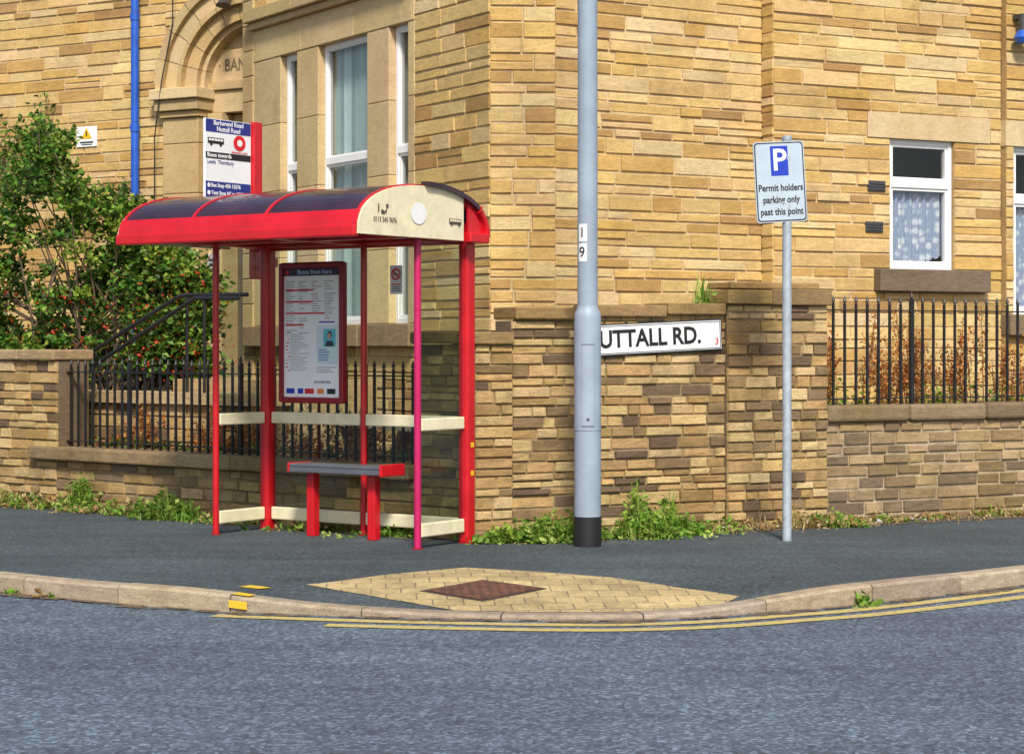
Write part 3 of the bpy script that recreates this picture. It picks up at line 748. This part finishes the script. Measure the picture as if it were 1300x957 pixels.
for x in (0,XL):
    for z0_,z1_ in ((.2,.93),(1.03,2.44)): mb.face([W(x,.035,z0_),W(x,YD-.06,z0_),W(x,YD-.06,z1_),W(x,.035,z1_)])
mb.obj('glass_panes',GLASS,sh)
BST=plain('bench_steel',(.17,.18,.21),.35,.5)
mb=MB()
for k in range(4): mb.box(MSH,.62,1.60,.24+k*.068,.30+k*.068,.59,.615)
mb.box(MSH,.62,1.60,.232,.50,.545,.588); mb.obj('bench_seat',BST,sh,bevel=.006)
mb=MB(); mb.box(MSH,.602,.618,.228,.52,.54,.622); mb.box(MSH,1.602,1.63,.215,.53,.535,.635)
for x in (.76,1.42): mb.box(MSH,x-.04,x+.04,.34,.42,0,.545)
mb.obj('bench_frame',RED,sh,bevel=.008)
px0,px1,pz0,pz1=.20,.93,1.12,2.32; cy=.60
mb=MB()
fw=.045
for a,b,c,d in ((px0,px0+fw,pz0,pz1),(px1-fw,px1,pz0,pz1),(px0+fw,px1-fw,pz0,pz0+fw),(px0+fw,px1-fw,pz1-fw,pz1)): mb.box(MSH,a,b,cy-.03,cy+.03,c,d)
mb.obj('poster_frame',DRED,sh,bevel=.01)
Mq=signframe(W((px0+px1)/2,cy-.005,(pz0+pz1)/2),Vector((math.cos(ua),math.sin(ua))))
hw=(px1-px0)/2-fw; hh=(pz1-pz0)/2-fw
mb=MB(); mb.box(Mq,-hw,hw,-hh,hh,-.02,0); mb.obj('poster_sheet',POST,sh)
mb=MB(); mb.box(Mq,-hw,hw,hh-.065,hh,0,.003); mb.obj('poster_header',plain('poster_header_ink',(.035,.015,.05),.4),sh)
text('Buses from here',.058,Mq,.03,hh-.033,plain('pale_blue_ink',(.40,.55,.85),.4),sh,z=.005,bold=.0008); 
text('0113 245 7676',.03,Mq,.12,-hh+.13,DBLUE,sh)
mb=MB(); mb.face([Mq@Vector((-hw+.04+.022*math.cos(k*.5236),hh-.033+.022*math.sin(k*.5236),.005)) for k in range(12)]); 
for k,z in enumerate((.36,.26,.16,.06)): mb.box(Mq,-hw+.02,-hw+.22+U(0,.25),z,z+.014,0,.003)
for k in range(12): mb.box(Mq,-hw+.02+U(0,.03),-hw+.04+U(0,.03),.0-k*.03,.008-k*.03,0,.003)
mb.box(Mq,-.08,.02,-hh+.03,-hh+.075,0,.003); mb.obj('poster_red_print',REDT,sh)
mb=MB()
for c0_ in range(4):
    for k in range(22):
        z=hh-.12-k*.021
        if R()<.85 and not (c0_>1 and k>15): mb.box(Mq,-hw+.025+c0_*.145,-hw+.025+c0_*.145+U(.04,.125),z,z+.0075,0,.002)
for k in range(18):
    z=-.02-k*.018; mb.box(Mq,-hw+.07,-hw+.07+U(.1,.22),z,z+.006,0,.002)
for k in range(3): mb.box(Mq,.05,.05+U(.12,.22),-.30-k*.02,-.293-k*.02,0,.002)
mb.obj('poster_text_lines',GPRINT,sh)
mb=MB(); mb.box(Mq,.055,.285,-.27,.06,0,.0025); mb.obj('poster_advert_panel',plain('pale_teal_print',(.62,.78,.80),.5,var=.05),sh)
mb=MB(); mb.box(Mq,.13,.265,-.12,.03,.0025,.004); mb.obj('poster_advert_picture',CYAN,sh)
mb=MB()
n=16
mb.face([Mq@Vector((.20+.026*math.cos(k*2*math.pi/n),-.02+.034*math.sin(k*2*math.pi/n),.0055)) for k in range(n)]); mb.face([Mq@Vector(p) for p in ((.15,-.118,.0052),(.25,-.118,.0052),(.232,-.07,.0052),(.168,-.07,.0052))]); mb.obj('poster_portrait_hair_coat',plain('dark_print',(.03,.04,.06),.5),sh)
mb=MB(); mb.face([Mq@Vector((.198+.018*math.cos(k*2*math.pi/n),-.028+.025*math.sin(k*2*math.pi/n),.0065)) for k in range(n)]); mb.obj('poster_portrait_face',plain('skin_print',(.50,.30,.20),.5),sh)
mb=MB()
for k in range(5): mb.box(Mq,.075,.075+U(.08,.16),-.15-k*.022,-.143-k*.022,.0025,.004)
mb.box(Mq,-hw+.03,-hw+.12,-hh+.03,-hh+.075,0,.003); mb.box(Mq,-hw+.16,-hw+.22,-hh+.03,-hh+.075,0,.003);mb.box(Mq,.08,.25,.085,.097,0,.003); mb.obj('poster_blue_print',BLUE,sh)
mb=MB(); mb.box(Mq,.06,.13,-hh+.03,-hh+.075,0,.003); mb.obj('poster_orange_print',ORAN,sh)
mb=MB(); mb.box(Mq,.17,.26,-hh+.03,-hh+.075,0,.003); mb.obj('poster_black_print',BLACK,sh)
Mn=signframe(W(1.443,YD-.012,2.16),Vector((math.cos(ua),math.sin(ua))))
mb=MB(); mb.box(Mn,-.065,.065,-.12,.12,-.004,0); mb.obj('no_smoking_plate',SWHITE,sh)
mb=MB(); n=24
for k in range(n):
    a=k*2*math.pi/n;b=(k+1)*2*math.pi/n; P=lambda r,t:Mn@Vector((r*math.cos(t),.045+r*math.sin(t),.004)); mb.face([P(.036,a),P(.050,a),P(.050,b),P(.036,b)])
mb.face([Mn@Vector((x,.045+y,.006)) for x,y in ((-.034,.026),(-.026,.034),(.034,-.026),(.026,-.034))]); mb.box(Mn,-.05,.05,-.045,-.035,0,.003); mb.obj('no_smoking_ring',REDT,sh)
mb=MB(); mb.box(Mn,-.028,.022,.04,.05,.001,.003)
for k in range(3): mb.box(Mn,-.045,.045,-.065-k*.016,-.059-k*.016,0,.003)
mb.obj('no_smoking_text',BLACK,sh)
mb=MB(); Mk=signframe(W(XL+.053,YD,0),v_)
for z in (.78,.55): mb.box(Mk,-.02,.02,z,z+.04,0,.003)
mb.obj('yellow_labels',YEL,sh)
# ---- bus stop flag
bf=empty('bus_stop_flag',tuple(W(-.28,.76,0)))
mb=MB(); mb.box(MSH,-.32,-.25,.76,.87,2.2,3.60); mb.box(MSH,-.26,.0,.72,.80,2.30,2.38); mb.obj('red_post',RED,bf,bevel=.012)
Mf=signframe(W(-.285,.46,3.24),v_); fwid,fh=.295,.345
mb=MB(); mb.box(Mf,-fwid,fwid,-.42,fh,-.025,0); mb.obj('flag_plate',SWHITE,bf,bevel=.006)
mb=MB(); mb.box(Mf,-fwid+.01,fwid-.01,fh-.115,fh-.005,0,.003); mb.box(Mf,-fwid+.01,fwid-.01,-.41,-.20,0,.003); mb.obj('blue_band',DBLUE,bf)
mb=MB(); mb.box(Mf,-fwid+.01,fwid-.01,.0,.055,0,.003)
mb.box(Mf,-.26,-.06,.13,.18,0,.004)
for xx in (-.22,-.1): mb.face([Mf@Vector((xx+.017*math.cos(k*.5236),.127+.017*math.sin(k*.5236),.005)) for k in range(12)])
mb.obj('black_print',BLACK,bf)
mb=MB()
for k in range(5): mb.box(Mf,-.25+k*.037,-.222+k*.037,.152,.172,.004,.006)
mb.obj('bus_pictogram_windows',SWHITE,bf)
mb=MB(); mb.face([Mf@Vector((.14+.078*math.cos(k*.2618),.155+.068*math.sin(k*.2618),.004)) for k in range(24)]); mb.obj('round_mark',REDT,bf)
mb=MB(); mb.face([Mf@Vector((.14+.034*math.cos(k*.2618),.155+.030*math.sin(k*.2618),.007)) for k in range(24)]); mb.obj('round_mark_centre',SWHITE,bf)
text('Barkerend Road',.058,Mf,0,fh-.035,SWHITE,bf,bold=.001); text('Nuttall Road',.058,Mf,0,fh-.088,SWHITE,bf,bold=.001)
text('wymetro.com',.036,Mf,.14,.072,REDT,bf); text('Buses towards',.052,Mf,-.27,.028,SWHITE,bf,'LEFT',bold=.001)
text('Leeds  Thornbury',.046,Mf,-.27,-.03,DBLUE,bf,'LEFT')
for k,t in enumerate(('Bus Stop 450 12576','Text Stop N° to 63876','Call 0113 245 7676')):
    text(t,.046,Mf,-.22,-.235-.065*k,SWHITE,bf,'LEFT',bold=.001)
mb=MB()
for k in range(3): mb.face([Mf@Vector((-.25+.02*math.cos(j*.5236),-.235-.065*k+.02*math.sin(j*.5236),.005)) for j in range(12)])
mb.obj('bullets',SWHITE,bf)

# ================================================================ LAMP COLUMN
lp=Vector((96/F*16.19,16.19,0)); le=empty('street_lamp',tuple(lp))
mb=MB(); mb.lathe(lp,[(.112,0),(.112,.24)],40); mb.obj('black_base',BLACK,le,smooth=True)
mb=MB(); mb.lathe(lp,[(.108,.24),(.108,1.84),(.100,1.88),(.086,1.90),(.083,1.93)],40); mb.lathe(lp,[(.082,1.9),(.080,3.5),(.07,8.0)],40); mb.lathe(lp,[(.1115,.93),(.1115,.95)],40)
mb.obj('column',GREYP,le,smooth=True)
mb=MB(); 
mb.tube([lp+Vector((0,0,7.98)),lp+Vector((0,-.3,8.4)),lp+Vector((0,-1.2,8.6))],.04,12); mb.obj('arm',GREYP,le,smooth=True)
mb=MB(); mb.box(Matrix.Translation(lp+Vector((0,-1.5,8.6))),-.15,.15,-.4,.35,-.08,.08); mb.obj('lantern',STEEL,le,bevel=.05)
mb=MB()
def plate(z0,z1,a0,a1,r):
    n=6
    for k in range(n):
        a=a0+(a1-a0)*k/n;b=a0+(a1-a0)*(k+1)/n
        P=lambda t,z:lp+Vector((r*math.sin(t),-r*math.cos(t),z))
        mb.face([P(a,z0),P(b,z0),P(b,z1),P(a,z1)])
for a in (-.5,.5): plate(.96,1.62,a-.012,a+.012,.1088)
plate(.955,.97,-.5,.5,.1088); plate(1.61,1.622,-.5,.5,.1088)
mb.obj('door_seam',plain('seam_shadow_paint',(.14,.17,.21),.6),le)
mb=MB(); mb.tube([lp+Vector((.0,-.106,1.02)),lp+Vector((.0,-.112,1.02))],.012,8); mb.obj('door_lock',DGREY,le)
mb=MB()
plate(2.44,2.58,-1.05,-.1,.0835); plate(2.28,2.425,-1.05,-.1,.0835); mb.obj('number_labels',SWHITE,le)
for t,z in (('1',2.51),('9',2.353)):
    an=-.58; Ml=signframe(lp+Vector((.0845*math.sin(an),-.0845*math.cos(an),z)),(math.cos(an),math.sin(an))); text(t,.115,Ml,0,0,BLACK,le,z=.003)

# ================================================================ PERMIT SIGN
pp=Vector((349/F*16.65,16.65,-.0)); pe=empty('parking_sign',tuple(pp))
mb=MB(); mb.lathe(pp,[(.038,0),(.038,3.33)],24); mb.lathe(pp+Vector((0,0,3.33)),[(.041,-.03),(.041,.0),(.03,.01)],24); mb.obj('pole',STEEL,pe,smooth=True)
Mp_=signframe(pp+Vector((-.062,-.052,2.955)),Vector((math.cos(.22),math.sin(.22))),math.radians(3.4))
def rrect(M,hx,hy,r,z0,z1,mb):
    pts=[]
    for cx,cy_,a in ((hx-r,hy-r,0),(-hx+r,hy-r,90),(-hx+r,-hy+r,180),(hx-r,-hy+r,270)):
        for k in range(5):
            t=math.radians(a+k*22.5); pts.append((cx+r*math.cos(t),cy_+r*math.sin(t)))
    A=[M@Vector((x,y,z0)) for x,y in pts];B=[M@Vector((x,y,z1)) for x,y in pts]
    mb.face(A[::-1]);mb.face(B)
    for i in range(len(A)): mb.face([A[i],A[(i+1)%len(A)],B[(i+1)%len(A)],B[i]])
mb=MB(); rrect(Mp_,.220,.332,.03,-.008,0,mb); mb.obj('plate',SIGNG,pe)
mb=MB(); rrect(Mp_,.212,.324,.028,0,.0015,mb); mb.obj('border',BLACK,pe)
mb=MB(); rrect(Mp_,.202,.314,.024,.0015,.003,mb); mb.obj('face',SIGNG,pe)
mb=MB(); rrect(Mp_@Matrix.Translation((.0,.172,0)),.076,.122,.006,.003,.0045,mb); mb.obj('blue_square',BLUE,pe)
text('P',.25,Mp_,.0,.172,SWHITE,pe,z=.006,bold=.004)
for k,t in enumerate(('Permit holders','parking only','past this point')): text(t,.078,Mp_,.0,-.05-k*.098,BLACK,pe,z=.005,bold=.0016,sx=.83)
mb=MB()
for z in (.2,-.2): mb.box(Mp_,-.02,.12,z-.015,z+.015,-.03,-.009); mb.tube([pp+Vector((0,0,2.955+z-.02)),pp+Vector((0,0,2.955+z+.02))],.044,16)
mb.obj('clamps',STEEL,pe)

# ================================================================ STREET NAME SIGN
sa,sb=sR(733),sR(912); mid=(sa+sb)/2; hw=(sb-sa)/2
c=MR@Vector((mid,-.045,1.675)); se=empty('street_name_sign',tuple(c))
Mz=signframe(c,dR,math.radians(2.6))
mb=MB(); mb.box(Mz,-hw-.012,hw+.012,-.137,.137,-.03,-.004); mb.obj('backing',BLACK,se,bevel=.004)
mb=MB(); mb.box(Mz,-hw,hw,-.125,.125,-.004,0); mb.obj('plate',SWHITE,se,bevel=.002)
mb=MB()
for a,b,c_,d in ((-hw+.008,hw-.008,.112,.118),(-hw+.008,hw-.008,-.118,-.112),(-hw+.008,-hw+.014,-.112,.112),(hw-.014,hw-.008,-.112,.112)): mb.box(Mz,a,b,c_,d,0,.002)
mb.obj('border',BLACK,se)
text('NUTTALL RD.',.205,Mz,-hw+.035,-.0,BLACK,se,'LEFT',bold=.005,sx=.93,spacing=1.0)
text('3',.085,Mz,hw-.05,-.06,REDT,se)

# ================================================================ VEGETATION
def leaf(mb,p,s,col):
    a=Vector((U(-1,1),U(-1,1),U(-.6,1)*.8)).normalized(); b=a.cross(Vector((U(-1,1),U(-1,1),U(-1,1)))).normalized()*s*.32
    a=a*s; c=a.cross(b).normalized()*s*.12
    mb.face([p,p+a*.5+b+c,p+a,p+a*.5-b+c],col)
GR=[(.045,.13,.012),(.08,.19,.018),(.025,.075,.010),(.15,.28,.03),(.055,.145,.015),(.20,.32,.045)]
def cloud(mb,c,r,n,s,cols,shell=.45):
    c=Vector(c)
    for _ in range(n):
        d=Vector((random.gauss(0,1),random.gauss(0,1),random.gauss(0,1))).normalized(); k=R()**shell
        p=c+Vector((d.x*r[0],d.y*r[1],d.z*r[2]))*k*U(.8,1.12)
        col=random.choice(cols); f=U(.7,1.25)*(.55+.5*k)  # inner leaves coloured darker: shade inside the clump painted into the leaf colour
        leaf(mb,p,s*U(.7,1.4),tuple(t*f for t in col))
bush=empty('berry_shrub',(-4.6,22.5,.4))
mb=MB(); br=MB(); be=MB()
prf=[(-40,310),(0,250),(25,215),(45,165),(75,175),(95,225),(125,262),(150,235),(175,262),(200,300),(235,320),(262,345),(275,400)]
def topy(px):
    for (a,b),(c_,d) in zip(prf,prf[1:]):
        if a<=px<=c_: return b+(d-b)*(px-a)/(c_-a)
    return 420
base=Vector((-4.6,22.5,.4))
for k_ in range(320):
    px=U(-150,266) if k_<235 else U(140,268); ty=topy(px)if px>-40 else 320
    py=ty+ (470-ty)*(R()**1.05)+8; Y=U(22.0,23.1)
    p=Vector(((px-650)/F*Y,Y,zat(py,Y))); r=U(.13,.28)
    if R()<.3: r*=.6
    tone=U(.5,1.5); cl=[tuple(t*tone for t in c) for c in GR]
    if R()<.16: cl=[(.28,.36,.05),(.18,.29,.03)]
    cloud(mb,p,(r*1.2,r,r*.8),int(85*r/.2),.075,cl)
    st_=base+Vector((U(-1.2,1.0),U(-.3,.3),0)); mid_=st_.lerp(p,.5)+Vector((U(-.1,.1),0,U(0,.2)))
    if R()<.4: br.tube([st_,mid_,p],.022,5,r2=.006,caps=False)
    if py>350 and R()<.55 or R()<.05:
        for _k in range(int(U(6,22))):
            q_=p+Vector((random.gauss(0,r*.7),-abs(random.gauss(0,r*.6)),random.gauss(0,r*.5))); leaf(be,q_,U(.035,.055),jit((.50,.05,.015),.3))
for _ in range(80):
    px=random.choice([U(10,110),U(10,110),U(0,265)]); ty=topy(px); Y=U(22,23)
    p=Vector(((px-650)/F*Y,Y,zat(ty+30,Y))); q_=p+Vector((U(-.28,.3),U(-.2,.2),U(.15,.5)))
    br.tube([p,p.lerp(q_,.5)+Vector((0,0,.05)),q_],.008,4,r2=.003,caps=False)
    for k in range(34):
        leaf(mb,p.lerp(q_,R())+Vector((U(-.04,.04),U(-.04,.04),U(-.04,.04))),U(.05,.09),jit(random.choice(GR),.25))
for _ in range(5):
    br.tube([base+Vector((U(-.6,.6),0,-.1)),base+Vector((U(-.8,.8),0,.8)),base+Vector((U(-1.3,1.1),0,1.8))],.06,7,r2=.02)
mb.obj('leaves',LEAF,bush); br.obj('branches',BARK,bush); be.obj('berries',LEAF,bush)
iv=MB()
for _ in range(9):
    s0=sW(U(5,75)); z=3.6; p=MW@Vector((s0,-.07,z)); dx=U(-.15,.15)
    for k in range(int(U(5,10))):
        s0+=dx*.5+U(-.07,.07); z+=.13; q_=MW@Vector((s0,-.06-U(0,.05),z))
        for j in range(int(13)): leaf(iv,q_+Vector((U(-.14,.14),U(-.06,.02),U(-.1,.1))),U(.05,.10),jit(random.choice(GR),.3))
iv.obj('climbing_shoots',LEAF,bush)
def blade(mb,p,h,lean,w,col):
    a=U(0,6.28); d=Vector((math.cos(a),math.sin(a),0)); sd=Vector((-d.y,d.x,0))*w
    m=p+d*lean*.35+Vector((0,0,h*.6)); t=p+d*lean+Vector((0,0,h))
    mb.face([p-sd,p+sd,m+sd*.8,m-sd*.8],col); mb.face([m-sd*.8,m+sd*.8,t],col)
def weed(mb,p,rx,h,n,cols,broad=.5):
    p=Vector(p)
    for _ in range(n):
        q_=p+Vector((random.gauss(0,rx*.5),random.gauss(0,.06),0)); hh_=h*U(.3,1)*max(.25,1-abs(q_.x-p.x)/(rx*1.4))
        c=jit(random.choice(cols),.25)
        if R()<broad:
            for k in range(6): leaf(mb,q_+Vector((U(-.05,.05),U(-.05,.05),hh_*R())),U(.03,.075),jit(c,.2))
            blade(mb,q_,hh_,.04,.004,c)
        else: blade(mb,q_,hh_,U(.02,.14),U(.003,.007),c)
WG=[(.16,.29,.03),(.24,.37,.05),(.10,.21,.02),(.31,.39,.08),(.13,.25,.03)]
DRY=[(.42,.31,.13),(.34,.21,.08),(.46,.36,.19)]
def baseR(px,off): return MR@Vector((sR(px),off,0))
def baseL(px,off): return ML@Vector((sL(px),off,0))
def mkweed(spec,fn):
    for px,off,rx,h,n,cols,b in spec:
        mb=MB(); weed(mb,fn(px,off),rx,h,n,cols,b); mb.obj('weeds',LEAF)
mkweed([(640,-.30,.38,.19,210,WG,.6),(672,-.36,.28,.27,230,WG,.6),(715,-.25,.28,.24,140,WG+DRY[:1],.5),(782,-.45,.30,.32,190,WG,.5),(797,-.15,.14,.60,80,WG,.5),(820,-.2,.25,.35,90,WG,.5),(835,-.3,.28,.22,150,WG,.5),(842,-.12,.09,.54,30,WG,.4),(872,-.25,.24,.12,90,WG+DRY,.4),
 (905,-.15,.35,.12,120,DRY+WG[:2],.2),(950,-.12,.3,.18,120,DRY,.1),(985,-.3,.25,.22,120,DRY+WG[:1],.1),(1025,-.3,.34,.16,180,WG+DRY,.4),(1100,-.12,.5,.09,120,DRY+WG[:2],.2),(1180,-.10,.6,.06,90,DRY+WG[:1],.2),(1260,-.12,.5,.11,160,DRY+WG[:2],.3)],baseR)
mkweed([(123,-.2,.16,.46,120,WG,.7),(150,-.15,.5,.14,220,WG+DRY+DRY,.2),(190,-.1,.3,.18,140,DRY+WG,.3),(220,-.15,.25,.26,120,WG,.4),(243,-.3,.26,.38,240,WG[2:]+[(.07,.16,.02)],.3),(262,-.25,.2,.26,90,WG,.3),(20,-.15,.8,.18,460,WG+DRY+DRY,.15),(55,-.2,.4,.16,160,WG+DRY,.3),(90,-.12,.5,.15,240,WG+DRY,.3),(330,-.1,.6,.13,180,WG+DRY,.3),(430,-.1,.7,.11,140,WG+DRY,.3),(520,-.1,.5,.14,120,WG,.4)],baseL)
mb=MB(); p=MR@Vector((sR(898),.10,1.96)); weed(mb,p,.12,.40,40,WG,.0); weed(mb,p+Vector((.02,0,0)),.14,.16,22,WG,.4); mb.obj('wall_top_weed',LEAF)
for s_ in (sx(-5),sx(-4.2),sx(-3.4),sx(2.3)):
    mb=MB(); 
    for k in range(5):
        q_,n_=outat(s_+U(-.2,.3)); weed(mb,q_-n_*.02+Vector((0,0,RZ-q_.z+.005)),.04,.04,6,WG+DRY,.2)
    mb.obj('kerb_weeds',LEAF)
mb=MB(); q_,n_=outat(sx(2.28)); weed(mb,q_-n_*.015+Vector((0,0,RZ-q_.z)),.045,.13,22,WG,.5); mb.obj('kerb_weeds',LEAF)
OR=[(.52,.17,.04),(.42,.12,.035),(.60,.28,.07),(.34,.10,.04),(.54,.32,.09)]
def dock(mb,p,h):
    t=p+Vector((U(-.12,.12),U(-.1,.1),h)); mb.tube([p,p.lerp(t,.5),t],.006,4,col=(.30,.15,.06),r2=.003,caps=False)
    for k in range(int(h*70)):
        f=U(.35,1); mb_p=p.lerp(t,f)+Vector((random.gauss(0,.03),random.gauss(0,.03),0)); leaf(mb,mb_p,U(.025,.05),jit(random.choice(OR),.25))
    for k in range(3):
        b=p.lerp(t,U(.4,.8)); e_=b+Vector((U(-.14,.14),U(-.05,.05),U(.12,.25))); mb.tube([b,e_],.003,3,col=(.3,.15,.06),caps=False)
        for j in range(12): leaf(mb,b.lerp(e_,R())+Vector((U(-.02,.02),U(-.02,.02),0)),U(.025,.045),jit(random.choice(OR),.25))
mb=MB()
for _ in range(58):
    s_=sR(random.choice([U(1060,1115),U(1065,1110),U(1125,1170),U(1190,1235),U(1250,1300)])); p=MR@Vector((s_,U(.45,1.1),.82)); dock(mb,p,U(.5,1.2))
for _ in range(30):
    p=MR@Vector((U(s3+1.6,s4),U(.45,1.1),.82)); dock(mb,p,U(.4,.9))
for _ in range(130):
    p=MR@Vector((U(s3,s4),U(.42,1.2),.82)); weed(mb,p,.15,U(.25,.75),14,WG+DRY[:1],.55)
mb.obj('dock_plants',LEAF)
mb=MB()
for _ in range(130):
    p=ML@Vector((U(a0,a1),U(.45,.95),.42)); 
    if R()<.6: dock(mb,p,U(.2,.62))
    else: cloud(mb,p+Vector((0,0,.12)),(.16,.12,.16),60,.055,random.choice([WG,OR[:3],GR]))
mb.obj('garden_plants',LEAF)
mb=MB()
for px,off in ((1090,-.25),(1145,-.2),(893,-.3)):
    p=baseR(px,off); 
    for k in range(3): leaf(mb,p+Vector((U(-.05,.05),U(-.05,.05),.02)),U(.05,.1),(.7,.7,.72))
mb.obj('litter',LEAF)
mb=MB()
for _ in range(1800):
    px=U(620,1300); p=baseR(px,-abs(random.gauss(0,.2))-.02); leaf(mb,p+Vector((0,0,.004)),U(.01,.035),jit(random.choice(DRY+[(.1,.07,.04)]),.3))
for _ in range(900):
    px=U(-20,560); p=baseL(px,-abs(random.gauss(0,.10))-.02); leaf(mb,p+Vector((0,0,.004)),U(.01,.035),jit(random.choice(DRY+WG),.3))
mb.obj('dead_leaves',LEAF)
mb=MB(); mb.face([MR@Vector((.2,-.34,.005)),MR@Vector((s4,-.50,.005)),MR@Vector((s4,.0,.005)),MR@Vector((.2,.0,.005))]); mb.face([ML@Vector((0,-.26,.005)),ML@Vector((LLEN-.3,-.26,.005)),ML@Vector((LLEN-.3,.0,.005)),ML@Vector((0,0,.005))]); mb.obj('wall_foot_grit',DIRT)

# ================================================================ LIGHT / CAMERA
az=math.radians(175); el=math.radians(45)
S=Vector((math.sin(az)*math.cos(el),math.cos(az)*math.cos(el),math.sin(el)))
ld=bpy.data.lights.new('sun','SUN'); ld.energy=4.8; ld.angle=math.radians(9); ld.color=(1,.94,.83)
lo=bpy.data.objects.new('sun',ld); lo.rotation_euler=S.to_track_quat('Z','Y').to_euler(); lo.location=(0,0,20); sc.collection.objects.link(lo)
w=bpy.data.worlds.new('World'); sc.world=w; w.use_nodes=True; nt=w.node_tree
sky=nt.nodes.new('ShaderNodeTexSky'); sky.sky_type='NISHITA'; sky.sun_disc=False; sky.sun_elevation=el; sky.sun_rotation=az; sky.dust_density=2.5
nt.links.new(sky.outputs[0],nt.nodes['Background'].inputs[0]); nt.nodes['Background'].inputs[1].default_value=.15
sc.view_settings.view_transform='Standard'; sc.view_settings.look='None'; sc.view_settings.exposure=0
cd=bpy.data.cameras.new('camera'); cam=bpy.data.objects.new('camera',cd); sc.collection.objects.link(cam)
cam.location=(0,0,CH); cam.rotation_euler=(math.radians(90),0,0); cd.sensor_width=36; cd.lens=F/1300*36; cd.shift_y=-38.5/1300; cd.clip_end=2000
sc.camera=cam
